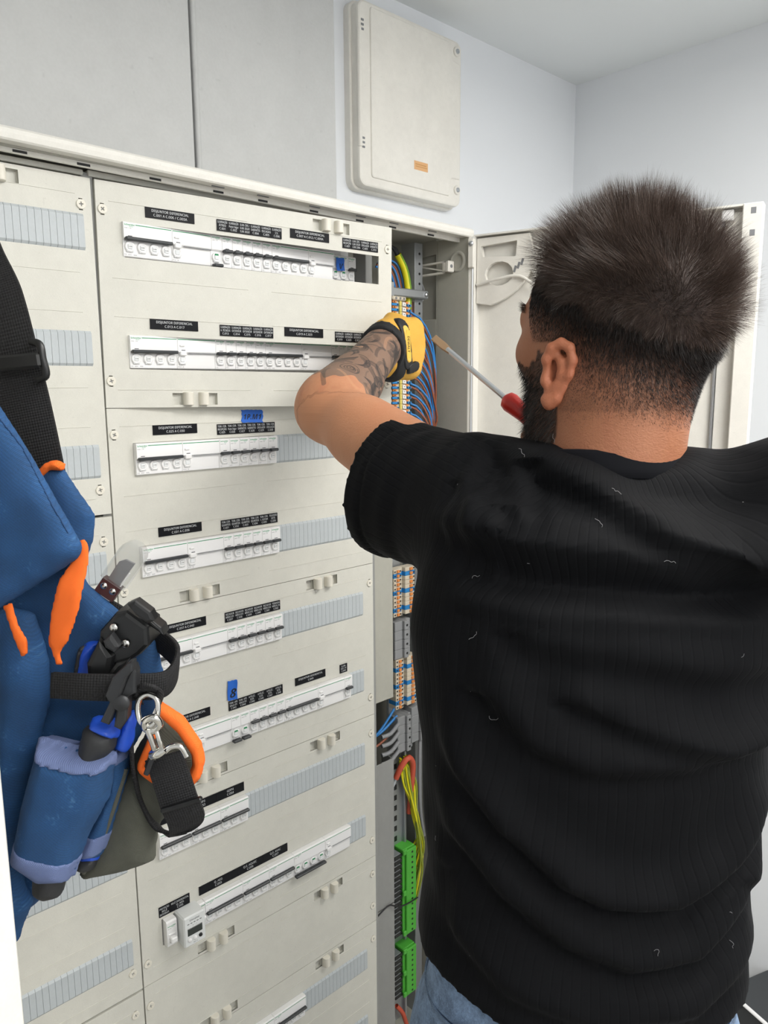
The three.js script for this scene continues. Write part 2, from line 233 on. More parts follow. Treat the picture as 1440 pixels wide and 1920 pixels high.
const smallBoards = (r, x, list, w = 18) => list.map((t, i) => [x + i * w, yRow[r] + 28.5, w, 16, t]);
const plates = [];
const tabsOf = (yT, yB) => [[131, yB + 13], [373, yT - 14]];
const mkMid = (label, yT, yB, rows) => frontPlate(label, 0, W, yT, yB, rows, tabsOf(yT, yB), [[9, yT - 37], [W - 10, yT - 37], [9, yB + 37], [W - 10, yB + 37]], WIN, WINW);
{
  const p = mkMid('loose top cover plate standing proud of the cabinet at its right end', 0, -300, [-73, -223]);
  boards(p, [mainBoard(0, 67, 'C.001 A C.006 / C.003A'), ...smallBoards(0, 173, [[I, 'ÁTRIO', 'C.001'], [I, 'Posto Segur', 'C.002'], ['ILUM. CIRC./', 'ILUM. SEGUR', 'ILUM. SEGUR'], [I, 'GABINETES', 'C.004'], [I, 'ESCADAS', 'C.005'], [I, 'I.S.', 'C.006']]), [296, yRow[0] + 33, 72, 14, [T, 'C.007 A C.012 / C.009A']], ...smallBoards(0, 394, [[I, 'RECEPÇÃO', 'C.007'], ['ILUM. CIRC./', 'ILUM. SEGUR', 'C.008 C.009A'], [I, 'CIRCULAÇÃO', 'C.009'], [I, 'GABINETES', 'C.010']]),
    mainBoard(1, 67, 'C.013 A C.017'), ...smallBoards(1, 173, [[I, 'A. TÉCNICAS', 'C.013'], [I, 'EXTERIOR', 'C.014'], [I, 'EXTERIOR', 'C.015'], [I, 'EXTERIOR', 'C.016'], [I, 'EXTERIOR', 'C.017']]), [283, yRow[1] + 33, 72, 14, [T, 'C.019 A C.023']], ...smallBoards(1, 378, [[I, 'EXTERIOR', 'C.019'], [I, 'EXTERIOR', 'C.020'], [I, 'EXTERIOR', 'C.021'], [I, 'EXTERIOR', 'C.022']])]);
  plates.push(p);
  const q = mkMid('cover plate second from the top of the middle column, with a blue tape note', -300, -600, [-373, -523]);
  boards(q, [mainBoard(2, 67, 'C.025 A C.030'), ...smallBoards(2, 173, [[C, 'RECEPÇÃO', 'C.025'], [C, 'Posto Segur', 'C.026'], [C, 'GABINETES', 'C.027'], [C, 'GABINETES', 'C.028'], [C, 'CIRCULAÇÃO', 'C.029'], [C, 'CIRCULAÇÃO', 'C.030']]), mainBoard(3, 67, 'C.031 A C.036'), ...smallBoards(3, 173, [[C, 'QUARTOS', 'C.031'], [C, 'QUARTOS', 'C.032'], [C, 'QUARTOS', 'C.033'], [C, 'QUARTOS', 'C.034'], [C, 'I. ESTAR', 'C.035'], ['TELEVISÃO', 'KITS', 'C.036']])]);
  strip(q, 279, 468, -373); strip(q, 279, 468, -523); plates.push(q);
  const r = mkMid('cover plate half hidden by the tool bag, third from the top of the middle column', -600, -900, [-673, -823]);
  boards(r, [mainBoard(4, 67, 'C.037 A C.042'), ...smallBoards(4, 173, [['SECADOR', 'MÃOS I/S1', 'C.037'], ['SECADOR', 'MÃOS I/S1', 'C.038'], ['SECADOR', 'MÃOS I/S2', 'C.039'], ['SECADOR', 'MÃOS I/S2', 'C.040'], ['SECADOR', 'MÃOS I/S3', 'C.041'], ['TOMADA', 'MÃOS I/S', 'C.042']]), mainBoard(5, 67, 'C.043 A C.048'), ...smallBoards(5, 173, [['TOM. UPS', 'SALA 01', 'C.043'], ['TOM. UPS', 'SALA 02', 'C.044'], ['UTILIZ.', 'ICIS', 'C.045'], ['UTILIZ.', 'ICIS', 'C.046'], ['UTILIZ.', 'ICIS', 'C.047'], ['UTILIZ.', 'ICIS', 'C.048']]), [308, yRow[5] + 33, 68, 14, [T, 'C.049']], ...smallBoards(5, 410, [['ILUM.', 'EXT. 01', 'C.049']])]);
  strip(r, 279, 468, -673); strip(r, 432, 468, -823); plates.push(r);
  const s = mkMid('cover plate fourth from the top of the middle column, with the timer relay', -900, -1200, [-973, -1123]);
  boards(s, [[36, yRow[6] + 31, 53, 15, ['GDP2', 'C.052']], [89, yRow[6] + 31, 53, 15, ['GDP3', 'C.053']], [142, yRow[6] + 31, 54, 15, ['GDP4', 'C.054']], [32, yRow[7] + 28, 19, 17, ['PROTEÇÃO', 'RELÉ', 'INTERRUP.']], [51, yRow[7] + 28, 35, 17, ['RELÉ DIFERENCIAL', 'Q. AEG', 'C.055']], [103, yRow[7] + 31, 72, 15, ['Q. AEG', 'C.055']], [175, yRow[7] + 31, 53, 15, ['Q.E. AQUEC', 'C.056']], [228, yRow[7] + 31, 53, 15, ['Q.E. AVAC', 'C.057']]]);
  strip(s, 198, 468, -973); strip(s, 423, 468, -1123); plates.push(s);
  plates.push(mkMid('plain cover plate without windows, low in the middle column', -1200, -1344, []));
  const u = mkMid('lowest cover plate of the middle column, cut off by the picture edge', -1344, -1644, [-1417, -1567]);
  strip(u, 306, 468, -1417); strip(u, 36, 468, -1567); plates.push(u);
  const lt = (yT, yB) => [[-127, yT - 14], [-300, yB + 13]];
  const mkL = (label, yT, yB, rows) => { const p = frontPlate(label, -444, -1, yT, yB, rows, lt(yT, yB), [[-12 - 4, yT - 35], [-16, yB + 35]], -444 + 25, 405); for (const y of rows) strip(p, -419, -14, y); return p; };
  mkL('upper left cover plate with three blanked rows behind the black strap', 0, -447, [-70, -220, -372]);
  mkL('middle left cover plate with blanked rows mostly behind the tool bag', -450, -1200, [-522, -672, -822, -972, -1129]);
  mkL('lowest left cover plate at the bottom edge of the picture', -1203, -1644, [-1279, -1429]);
  // the loose plate has come away at its right end and sags a little
  p.rotation.set(0, -.112, -.012, 'YXZ');
}
// ------------------------------------------------------------------ breakers
const faces = {};
function face(n, kind) {
  const key = n + kind; if (faces[key]) return faces[key]; const w = n * 18 - .8;
  const top = cell(w, 19.5, '#f5f5f6', (Wp, Hp) => {
    if (kind === 'rcd') { ctx.fillStyle = '#1f8f57'; ctx.fillRect(4, 14, Wp - 8, 9); return; }
    const bw = brand(8, 32, n > 1 ? 29 : 26); if (n > 1) { ctx.fillStyle = '#1f8f57'; ctx.fillRect(bw + 16, 14, Wp - bw - 20, 9); }
    ctx.fillStyle = '#55585c'; ctx.font = '15px sans-serif'; ctx.fillText(n > 1 ? 'iC60N   C 25A' : 'iC60N  C 10A', 8, 66);
  }, 9);
  const low = cell(w, 4, '#f0f0f1', (Wp, Hp) => { ctx.fillStyle = '#6a6d72'; ctx.font = '20px sans-serif'; ctx.textAlign = 'left'; ctx.textBaseline = 'middle'; ctx.fillText(kind === 'rcd' ? '30mA   AC' : n > 1 ? 'C25   400V~   6000' : 'C10 ~', 6, Hp / 2); }, 9);
  return faces[key] = { top, low };
}
const onMark = cell(5, 4, '#eceeef', (Wp, Hp) => { ctx.fillStyle = '#444'; ctx.font = 'bold 20px sans-serif'; ctx.textAlign = 'center'; ctx.textBaseline = 'middle'; ctx.fillText('I·ON', Wp / 2, Hp / 2); });
const LOCAL = { position: V3(0, 0, 0), userData: { local: 1 } };
const lm = g => mm(g, LOCAL);
const bodyProf = [[-44, 42], [-10, 42], [-10, 22.5], [8.5, 22.5], [10, 21], [10, 1.5], [8.6, .2], [6, -.6], [6, -21], [5, -22.5], [-10, -22.5], [-10, -42], [-44, -42]];
const barrelG = lm(xf(lathe([[0, 1.6], [4.4, 1.6], [5, 2.6], [6.6, 2.4], [7.3, 1], [7.3, -1]], 22), g => { g.rotateX(Math.PI / 2); g.translate(0, -9.3, 6.4); })); boxUV(barrelG);
const lensG = lm(mergeAll([cbox(-3.4, 3.4, -12.5, -6.2, 7.8, 9.4, .7), cbox(-5, 5, -16.4, -14.6, 7, 8.6, .5)]));
const markG = lm(printed(onMark, -2.5, -11.2, 9.42)); const greenG = lm(cbox(-3.2, 3.2, -7.2, -4.2, 7.8, 9.6, .6)); boxUV(greenG);
function makeBreaker(n, on, kind = 'breaker') {
  const w = n * 18, o = new THREE.Group(); const f = face(n, kind);
  mesh('body', [lm(sweepX(bodyProf, .2, w - .2))], MAT.white, o);
  mesh('face_print', [lm(printed(f.top, .4, 1.8, 10.06)), lm(printed(f.low, .4, -21.6, 6.06))], MAT.print, o);
  if (kind === 'rcd') {
    const b = mesh('test_lever', barrelG, MAT.white, o); b.position.x = .008; mesh('lever_block', [lm(cbox(2.5, 13.5, -4, 2.5, 6, 13, 1.2))], MAT.white, o); mesh('test_button', [lm(cbox(3, 11, 9, 12, 9, 12, 1))], MAT.white, o); mesh('button_mark', [lm(cbox(6, 12, 3.6, 4.6, 9.5, 10.3))], MAT.handle, o); mesh('lever_lens', lensG, MAT.lens, b);
    mesh('step_joint', [lm(cbox(18, w - .2, -.4, .5, 5.8, 10.2, .3))], MAT.greyPlastic, o); return o;
  }
  for (let i = 0; i < n; i++) { const b = mesh('toggle', barrelG, MAT.white, o); b.position.x = (i * 18 + 9) / 1000; mesh('lens', lensG, MAT.lens, b); mesh('mark', on ? markG : greenG, on ? MAT.print : MAT.green, b); }
  const y0 = on ? -1.6 : -23.4; mesh('handle', [lm(cbox(1.2, w - 1.2, y0, y0 + 4.4, 7, 15.5, 1.1))], MAT.handle, o);
  if (on) mesh('indicator_slot', [lm(cbox(6, 12, 3.8, 4.7, 9.5, 10.3))], MAT.handle, o);
  return o;
}
const proto = {}; const ORD = ['first', 'second', 'third', 'fourth', 'fifth', 'sixth', 'seventh', 'eighth', 'ninth', 'tenth', 'eleventh', 'twelfth'];
const rowName = ['top row', 'second row', 'third row', 'fourth row', 'fifth row', 'sixth row', 'seventh row', 'row with timer relay', 'bottom row'];
function device(r, x, n, on, kind, ord, dz = 0) {
  const k = kind + n + on; if (!proto[k]) proto[k] = makeBreaker(n, on, kind); const o = proto[k].clone();
  const nm = kind === 'rcd' ? 'residual_current_module' : 'circuit_breaker'; o.name = numbered(nm); o.position.set(...MP(WIN + x, yRow[r], dz)); scene.add(o);
  const desc = kind === 'rcd' ? 'white residual current module' : `${['', 'single', 'two', 'three', 'four'][n]}-pole breaker switched ${on ? 'on' : 'off'}`;
  tag(o, `${desc}, ${ORD[ord]} device from left in ${rowName[r]}`, kind === 'rcd' ? 'residual module' : 'circuit breaker', kind === 'rcd' ? 'residual current modules in the cabinet' : 'circuit breakers in the cabinet'); return o;
}
function row(r, spec) { let x = 0, ord = 0; for (const t of spec.split(' ')) { const m = t.match(/^([bogr])([\d.]+)(?:x(\d+))?(?:@(-?\d+))?$/); const n = +m[2]; for (let i = 0; i < +(m[3] || 1); i++) { if (m[1] !== 'g') device(r, x, n, m[1] === 'b', m[1] === 'r' ? 'rcd' : 'breaker', ord++, +(m[4] || 0)); x += n * 18; } } }
// b = on, o = off, r = residual module, g = gap; widths in modules of 18 mm
row(0, 'b4 r3.5 o1 b1x5 b4 r3 g0.5 o1x2@-16 b1@-16');
row(1, 'b4 r3.5 b1x5 b4 r3.5 b1x4');
row(2, 'b4 r3.5 b1x6'); row(3, 'b4 r3.5 b1x6'); row(4, 'b4 r3.5 b1x6');
row(5, 'b4 r3.5 o1x2 b1x4 b4 r3.5 b1');
row(6, 'b3x3');
row(7, 'g4 b4 b3x2 o4 r3.5');
row(8, 'b4 r3.5x2 b4');
// ------------------------------------------------------------------ odd devices of the eighth row
{
  const y = yRow[7];
  const a = thing('auxiliary_switch', 'narrow white switch with a square lever left of the timer relay', 'switch', MP(38, y - 22, 0)); const PA = g => mm(g, a);
  mesh('body', [PA(sweepX([[-30, -22], [9, -22], [12, -20], [12, 20], [10, 22.5], [-30, 22.5]], 38, 55.5).translate(0, y, 0))], MAT.white, a);
  mesh('lever', [PA(cbox(41, 52, y - 12, y - 3, 12, 21, 1.5))], MAT.white, a); mesh('lever_guard', [PA(cbox(40, 53, y - 17, y - 13.5, 11, 15, 1)), PA(cbox(40, 53, y - 1.5, y + 1, 11, 14, 1))], MAT.white, a);
  mesh('face_print', [PA(printed(cell(16, 10, '#f4f4f4', (w, h) => { brand(6, 34, 27); ctx.fillStyle = '#666'; ctx.font = '14px sans-serif'; ctx.fillText('iSW  20A', 8, 66); }), 38.8, y + 6, 12.06))], MAT.print, a);
  const r = thing('timer_relay', 'light grey timer relay with a dark display standing proud in the eighth row', 'relay', MP(58, y - 25, 0)); const PR = g => mm(g, r);
  mesh('housing', [PR(cbox(58, 96, y - 25, y + 27, -20, 30, 2.2))], std(0xdfe2e2, .45), r);
  mesh('face_print', [PR(printed(cell(34, 46, '#e3e6e6', (w, h) => { ctx.fillStyle = '#3a3d40'; ctx.textAlign = 'center'; ctx.textBaseline = 'alphabetic'; ctx.font = 'bold 40px sans-serif'; ctx.fillText('Circutor', w / 2, 46); for (let i = 0; i < 5; i++) ctx.fillRect(w * (.12 + i * .16), 76, w * .1, 11); ctx.font = '20px sans-serif'; ctx.fillText('I∆   t   tr', w / 2, 128); ctx.fillText('RGU-10', w / 2, h - 14); }), 60, y - 22.5, 30.05))], MAT.print, r);
  mesh('display', [PR(cbox(64, 90, y - 6, y + 7, 29, 30.8, .6))], std(0x2a3230, .15), r, 'dark liquid crystal display');
  for (const [i, m] of [[0, MAT.white], [1, MAT.white], [2, MAT.black]]) mesh('button', [PR(xf(lathe([[0, 2.4], [2.6, 2.2], [3.2, .8], [3.2, 0]], 16), g => { g.rotateX(Math.PI / 2); g.translate(67 + i * 9.5, y - 13, 30); }))], m, r);
  const n = thing('narrow_module', 'narrow white module with green line right of the timer relay', 'module', MP(97.5, y - 22, 0)); const PN = g => mm(g, n);
  mesh('body', [PN(sweepX(bodyProf, 97.5, 107.5).translate(0, y, 0))], MAT.white, n); mesh('green_line', [PN(cbox(97.7, 107.3, y + 17.4, y + 18.6, 9.9, 10.1))], MAT.green, n); mesh('lever', [PN(cbox(98, 107, y - 5, y + 1, 6, 15, 1.2))], MAT.white, n);
}
// blue tape notes: thin curled strips written on with a marker
function tape(label, pos, w, h, text, turn, curl, rotY = 0) {
  const c = cell(w, h, '#1f66cc', (Wp, Hp) => { ctx.strokeStyle = '#10131c'; ctx.fillStyle = '#10131c'; ctx.textAlign = 'center'; ctx.textBaseline = 'middle'; ctx.font = `italic bold ${Math.min(Hp * .62, Wp / Math.max(1, text.length) * 1.5)}px sans-serif`; ctx.fillText(text, Wp / 2, Hp * (h > w ? .66 : .55)); });
  const g0 = new THREE.PlaneGeometry(1, 1, 10, 6), p = g0.getAttribute('position'), uv = g0.getAttribute('uv'), R = rng(text.length * 31 + w | 0);
  const jag = Array.from({ length: 11 }, () => (R() - .5) * .07);
  for (let i = 0; i < p.count; i++) { const u = uv.getX(i), v = uv.getY(i); const e = jag[Math.round(v * 6)] * (Math.abs(u - .5) > .45 ? 1 : 0); p.setXYZ(i, (u - .5 + e) * w / 1000, (v - .5 + jag[Math.round(u * 10)] * (Math.abs(v - .5) > .45 ? .6 : 0)) * h / 1000, (.3 + curl * Math.pow(Math.max(0, u - .55) / .45, 2) + .35 * curl * Math.pow(Math.max(0, .4 - v) / .4, 2)) / 1000); uv.setXY(i, lerp(c.u0, c.u1, u), lerp(c.v0, c.v1, v)); }
  const b = g0.clone(); const bp = b.getAttribute('position'); for (let i = 0; i < bp.count; i++) bp.setZ(i, bp.getZ(i) - .0002); b.setIndex([...b.index.array].reverse()); g0.computeVertexNormals(); b.computeVertexNormals();
  const o = mesh('tape_note', [g0, b], tapeMat); o.position.set(...pos); o.rotation.set(0, rotY, turn); tag(o, label, 'tape', 'blue tape notes'); return o;
}
const tapeMat = std(0xffffff, .55, { map: sheetTex, side: THREE.DoubleSide });
tape('wide blue tape note with marker writing above the third row', MP(237, -318, .3), 38, 20, '1P.M1', -.02, 3);
tape('tall blue tape note with marker writing above the sixth row', MP(180, -760, 1.6), 17, 33, '8', -.06, 2);
tape('blue tape piece marked V on a breaker at the end of the top row', MP(430, -66, -3.5), 17, 21, 'V', .03, 1);

// ------------------------------------------------------------------ right hand column with its covers off
const CC = { blue: std(0x2f7fc6, .4), brown: std(0x8f5138, .45), orange: std(0xd98a4a, .4), beige: std(0xcfc5b2, .5), blueTerm: std(0x2a82c4, .45), yellow: std(0xd9c96a, .45), greenEarth: std(0x4fae3c, .45), greyTerm: std(0x8e9092, .5), sleeve: std(0xe0d81c, .4), stripe: std(0x6f9d1e, .4), red: std(0xc9573f, .5), cable: std(0x8d8f92, .5), blackCable: std(0x1e1f22, .5), olive: std(0x8f9a35, .5) };
{
  const cov = (label, ya, yb, m) => { const o = thing('cable_cover', label, 'cover', MP(545, ya, -38)); mesh('sheet', [mm(cbox(508, 582, ya, yb, -38, -35.5, .6), o), mm(cbox(579.5, 582, ya, yb, -70, -38), o)], m, o); mesh('fold', [mm(cbox(506, 508, ya, yb, -60, -36), o)], m, o); return o; };
  cov('upper beige cover strip right of the middle plates', -902, -305, MAT.partition);
  cov('middle grey cover strip beside the green earth terminals', -1366, -1036, MAT.trunk);
  cov('lowest grey cover strip below the joint with the black cable', -1720, -1369, MAT.trunk);
  const up = thing('perforated_upright', 'galvanised perforated upright behind the wiring', 'rail', MP(675, -1700, -60)); mesh('channel', [mm(cbox(664, 686, -1700, 4, -56, -53, .5), up), mm(cbox(664, 666, -1700, 4, -90, -56), up)], MAT.zinc, up);
  for (let k = 0; k < 22; k++) mesh('hole', [mm(xf(cyl(2.6, 2.6, .6, 10), g => { g.rotateX(Math.PI / 2); g.translate(677, -16 - k * 19, -52.9); }), up)], MAT.black, up);
  const br = thing('cross_bracket', 'galvanised cross bracket above the terminal strip', 'bracket', MP(640, -104, -40)); mesh('channel', [mm(sweepX([[-52, -8], [-40, -8], [-38, -6], [-38, 6], [-40, 8], [-52, 8], [-52, 6.5], [-40, 6], [-40, -6], [-52, -6.5]], 590, 686).translate(0, -95, 0), br)], MAT.zinc, br); mesh('bolt', [mm(xf(lathe([[0, 4], [3, 3.4], [4.4, 1.2], [4.6, 0]], 14), g => { g.rotateX(Math.PI / 2); g.translate(680, -95, -38); }), br)], MAT.steel, br); mesh('end_plate', [mm(cbox(584, 591, -118, -78, -50, -36, 1), br)], MAT.zinc, br);
  const rail2 = thing('slotted_rail', 'grey slotted rail above the green earth terminals', 'rail', MP(622, -1260, -60)); mesh('channel', [mm(cbox(600, 634, -1690, -1045, -66, -60, 1), rail2), mm(cbox(630, 636, -1690, -1045, -66, -52, 1), rail2)], MAT.zinc, rail2); for (let k = 0; k < 8; k++) mesh('slot', [mm(cbox(606, 614, -1080 - k * 24, -1068 - k * 24, -60.4, -59.8), rail2)], MAT.black, rail2);
  // support arm on the side panel
  const st = thing('support_arm', 'cream plastic support arm on the inner side of the cabinet', 'bracket', MP(705, -52, -40)); const PS = g => mm(g, st);
  mesh('lattice', [PS(cbox(700, 706, -36, -32, -84, -10, 1)), PS(cbox(700, 706, -56, -52, -84, -10, 1)), PS(cbox(700, 706, -56, -32, -86, -80, 1)), PS(xf(cbox(701, 705, -1.2, 1.2, -34, 34), g => { g.rotateX(.22); g.translate(0, -43, -44); })), PS(cbox(700, 706, -56, -32, -14, -10, 1))], MAT.box, st);
  mesh('end_block', [PS(cbox(698, 708, -52, -35, -10, -2, 1.2)), PS(cbox(697, 714, -54, -33, -2, 6, 1.5))], MAT.box, st); mesh('hole', [PS(xf(cyl(3.4, 3.4, .6, 14), g => { g.rotateX(Math.PI / 2); g.translate(705, -43, 6.1); }))], MAT.midGrey, st);
}
const nth = k => { const n = k + 1, m = n % 100; return n + (m > 10 && m < 14 ? 'th' : ['th', 'st', 'nd', 'rd'][n % 10] || 'th'); };
// stacked terminals of the upper strip: blue below orange, yellow jumper bar and a white marker
{
  const U = 9.7; const o0 = new THREE.Group(); const L = lm;
  mesh('body', [L(cbox(0, 52, 0, U - .3, -26, -6, .6))], CC.beige, o0);
  for (const [a, b] of [[0, 18], [42, 52]]) mesh('blue_level', [L(cbox(a, b, .3, 4.6, -6.2, -1.8, .5))], CC.blueTerm, o0);
  for (const [a, b] of [[2, 12], [37, 43]]) mesh('orange_button', [L(cbox(a, b, 5, 9.1, -6.2, -1.4, .5))], CC.orange, o0);
  mesh('jumper', [L(cbox(20.5, 26, 0, U - .2, -6.2, -2, .5))], CC.yellow, o0);
  mesh('marker', [L(extrude([[28.5, 1], [37, 1], [37, 7.2], [28.5, 7.2]], 2.4, [[[31.2, 3], [34.4, 3], [34.4, 5.2], [31.2, 5.2]]]).translate(0, 0, -4.5))], MAT.white, o0);
  for (const [a, y] of [[13, 1.4], [45, 1.4], [4, 6]]) mesh('wire_mouth', [L(cbox(a, a + 3.4, y, y + 2.1, -3, -1.2))], MAT.black, o0);
  for (let k = 0; k < 29; k++) { const o = o0.clone(); o.name = numbered('terminal_block'); o.position.set(...MP(577, -122.5 - k * U, -26)); scene.add(o); tag(o, `small blue and orange terminal, ${nth(k)} from the top of the strip under the glove`, 'terminal', 'terminals of the upper strip'); }
  const e = thing('terminal_end_stop', 'beige end stop on top of the upper terminal strip', 'end stop', MP(577, -112, -32)); mesh('body', [mm(cbox(577, 614, -112.4, -105, -46, -26, 2), e)], CC.beige, e); for (const x of [586, 597, 607]) mesh('eye', [mm(xf(cyl(2.4, 2.4, .8, 12), g => { g.rotateX(Math.PI / 2); g.translate(x, -108.6, -25.8); }), e)], MAT.midGrey, e);
}
// lower strips: orange spring terminals, every fifth one blue, and grey power terminals
{
  const mk = blue => { const o = new THREE.Group(), m = blue ? CC.blueTerm : CC.beige; mesh('body', [lm(cbox(0, 22, 0, 8.6, -26, -4, .7)), lm(cbox(22, 34, 0, 8.6, -26, -14, .5)), lm(cbox(34, 62, 0, 8.6, -26, -5, .7))], m, o); for (const [a, b, z] of [[8, 15, -1], [46, 54, -2]]) mesh('push_button', [lm(cbox(a, b, 1.4, 7.2, -5.4, z, .7))], CC.orange, o); for (const [a, z] of [[2, -3.7], [17, -3.7], [57, -4.7]]) mesh('wire_mouth', [lm(cbox(a, a + 3.5, 2.6, 6, -5.4, z))], MAT.black, o); return o; };
  const A = [mk(0), mk(1)];
  for (const [y0, n, off] of [[-645, 11, 2], [-836, 12, 1]]) for (let k = 0; k < n; k++) { const b = (k + off) % 4 === 3; const o = A[b ? 1 : 0].clone(); o.name = numbered('spring_terminal'); o.position.set(...MP(589 + (y0 < -800 ? 5 : 0), y0 - k * 9 - 1, -36)); scene.add(o); tag(o, `${b ? 'blue' : 'beige'} spring terminal, ${nth(k)} from top in the strip ${y0 > -800 ? 'above' : 'below'} the upper grey terminals`, 'terminal', `${b ? 'blue' : 'beige'} spring terminals ${y0 > -800 ? 'above' : 'below'} grey ones`); }
  const gT = new THREE.Group(); mesh('body', [lm(cbox(0, 22, 0, 19.6, -30, 0, 1)), lm(cbox(22, 34, 0, 19.6, -30, 6, 1.2)), lm(cbox(34, 48, 0, 19.6, -30, -4, 1))], CC.greyTerm, gT); mesh('clamp_hole', [lm(xf(cyl(2.6, 2.6, .6, 12), g => { g.rotateX(Math.PI / 2); g.translate(29, 10, 6.1); }))], MAT.black, gT);
  const pw = (x, y0, n, label, group) => { for (let k = 0; k < n; k++) { const o = gT.clone(); o.name = numbered('power_terminal'); o.position.set(...MP(x, y0 - k * 20, -40)); scene.add(o); tag(o, label.replace('terminal of', `terminal, ${nth(k)} from top of`), 'terminal', group); } };
  pw(592, -767, 4, 'large grey terminal of the upper block of four beside the shirt', 'upper grey power terminals'); pw(599, -975, 4, 'large grey terminal of the lower left block of four', 'lower left grey power terminals'); pw(640, -965, 4, 'large grey terminal of the lower right block of four', 'lower right grey power terminals');
  const d = thing('mounting_rail', 'steel mounting rail carrying the terminal strips', 'rail', MP(610, -1045, -70)); mesh('rail', [mm(cbox(600, 635, -1045, -104, -76, -68, 1), d)], MAT.zinc, d);
}
function wire(label, pts, r, m, group, seg = 22) { const o = mesh('wire', [tube(pts.map(p => V3(...MP(...p))), r / 1000, seg, 7)], m); return tag(o, label, 'wire', group); }
{
  const R = rng(21);
  for (let k = 0; k < 27; k++) {
    const blue = k % 2 === 0, y = -132 - Math.floor(k / 2) * 19.4 - (blue ? 0 : 6), j = () => (R() - .5) * 7, far = 1 - k / 32;
    const loop = k === 9, xe = 668 + far * 26;
    const pts = loop ? [[628, y, -30], [650, y - 22, -14], [676, y - 90, -10], [688, y - 130, -16], [680, y - 150, -30], [666, y - 135, -44]] : [[628, y, -30], [640 + j() * .4, y - 7, -22], [656 + far * 10 + j(), y - 40 + j(), -14 + j()], [672 + far * 12 + j(), y - 95 - 20 * far + j(), -18 + j()], [xe - 4 + j(), y - 190 - far * 40, -30 + j()], [xe - 14 + j(), -560 + j() * 2, -60]];
    wire(`${nth(k >> 1)} ${blue ? 'blue' : 'brown'} wire from the top curving down from the upper terminal strip`, pts, 2.1, blue ? CC.blue : CC.brown, blue ? 'blue strip wires' : 'brown strip wires');
  }
  for (let k = 0; k < 7; k++) wire(['blue wire', 'brown wire', 'black wire'][k % 3] + ' bundled behind the cross bracket', [[575 + k * 2, -48 + k * 3, -70], [604 + k * 4, -52 + k * 2, -66], [622 + k * 4, -90, -64], [628 + k * 3, -130, -64]], 2.2, [CC.blue, CC.brown, CC.blackCable][k % 3], ['blue', 'brown', 'black'][k % 3] + ' wires behind bracket');
  for (let k = 0; k < 3; k++) wire('black cable entering the yellow sleeve', [[560, 4 - k * 7, -74], [590, 2 - k * 6, -66], [612 + k * 3, -12, -60], [626, -28, -60]], 3.2, CC.blackCable, 'black cables into sleeve');
  const sl = thing('earth_sleeve', 'thick yellow and green sleeve of the main earth lead', 'cable', MP(640, -125, -58)); const sp = [[624, -22, -60], [640, -48, -58], [649, -85, -57], [648, -124, -57]].map(p => V3(...MP(...p)).sub(sl.position)); mesh('sleeve', [tube(sp, .0072, 20, 12)], CC.sleeve, sl); mesh('green_stripe', [tube(sp.map(v => v.clone().add(V3(.001, 0, .0056))), .0026, 20, 8)], CC.stripe, sl);
  wire('vertical brown wire behind the glove', [[660, -108, -60], [661, -170, -60], [659, -240, -58]], 3, CC.brown); wire('vertical blue wire behind the glove', [[667, -115, -62], [666, -180, -60], [668, -260, -58]], 2.6, CC.blue);
  wire('grey cord looping on the side panel', [[690, -60, -80], [702, -70, -70], [704, -95, -66], [692, -108, -66], [680, -104, -62]], 1.4, CC.cable);
  // wiring beside the lower covers
  for (const [a, b, m, r, t] of [[[506, -990, -60], [606, -955, -50], CC.blue, 3, 'lighter blue wire crossing the gap between the grey covers'], [[506, -1000, -56], [600, -930, -46], CC.blue, 2.6, 'steep blue wire crossing the gap between the grey covers'], [[506, -1008, -52], [600, -972, -44], CC.brown, 2.6, 'brown wire crossing the gap between the grey covers'], [[506, -1075, -56], [596, -1042, -46], CC.blue, 3, 'lowest blue wire in the gap between the grey covers'], [[512, -1040, -58], [520, -940, -60], CC.brown, 2.6, 'upright brown wire in the gap between the grey covers'], [[528, -1060, -60], [536, -930, -64], CC.blackCable, 4, 'upright black cable in the gap between the grey covers']]) wire(t, [a, [(a[0] + b[0]) / 2, (a[1] + b[1]) / 2 - 6, (a[2] + b[2]) / 2 + 4], b], r, m);
  for (let k = 0; k < 4; k++) wire(`${nth(k)} grey cable end from the top entering the lower grey terminals`, [[556, -984 - k * 20, -44], [576, -982 - k * 20, -40], [600, -966 - k * 20, -38]], 4.4, CC.cable, 'grey cable ends');
  wire('thick red cable arching under the grey terminals', [[596, -1090, -44], [606, -1062, -36], [622, -1048, -32], [636, -1064, -34], [640, -1110, -40], [642, -1190, -50]], 6.5, CC.red);
  wire('white and yellow core leaving the red cable', [[597, -1088, -44], [590, -1104, -46], [580, -1120, -50]], 3.4, MAT.slat);
  wire('bent grey cable beside the black shirt', [[672, -1000, -44], [664, -1060, -40], [662, -1130, -38], [668, -1200, -40], [684, -1260, -46]], 4.2, CC.cable);
  for (let k = 0; k < 16; k++) { const x = 606 + k * 2.6, s = R(); const w = wire('yellow and green earth wire in the bundle above the green terminals', [[614 + (k % 6) * 4, -1050 - s * 20, -50 + (k % 3) * 3], [620 + (k % 8) * 4, -1110, -46 + (k % 4) * 3], [636 + s * 18, -1170 - s * 20, -40 + (k % 3) * 5], [652 + s * 16, -1240 - k * 5, -36 + (k % 4) * 3], [648, -1270 - k * 11, -46]], 2.2, k % 2 ? CC.olive : CC.sleeve, k % 2 ? 'olive earth wires' : 'yellow earth wires'); w.userData.label = k % 2 ? 'olive green earth wire in the bundle above the green terminals' : 'yellow earth wire in the bundle above the green terminals'; }
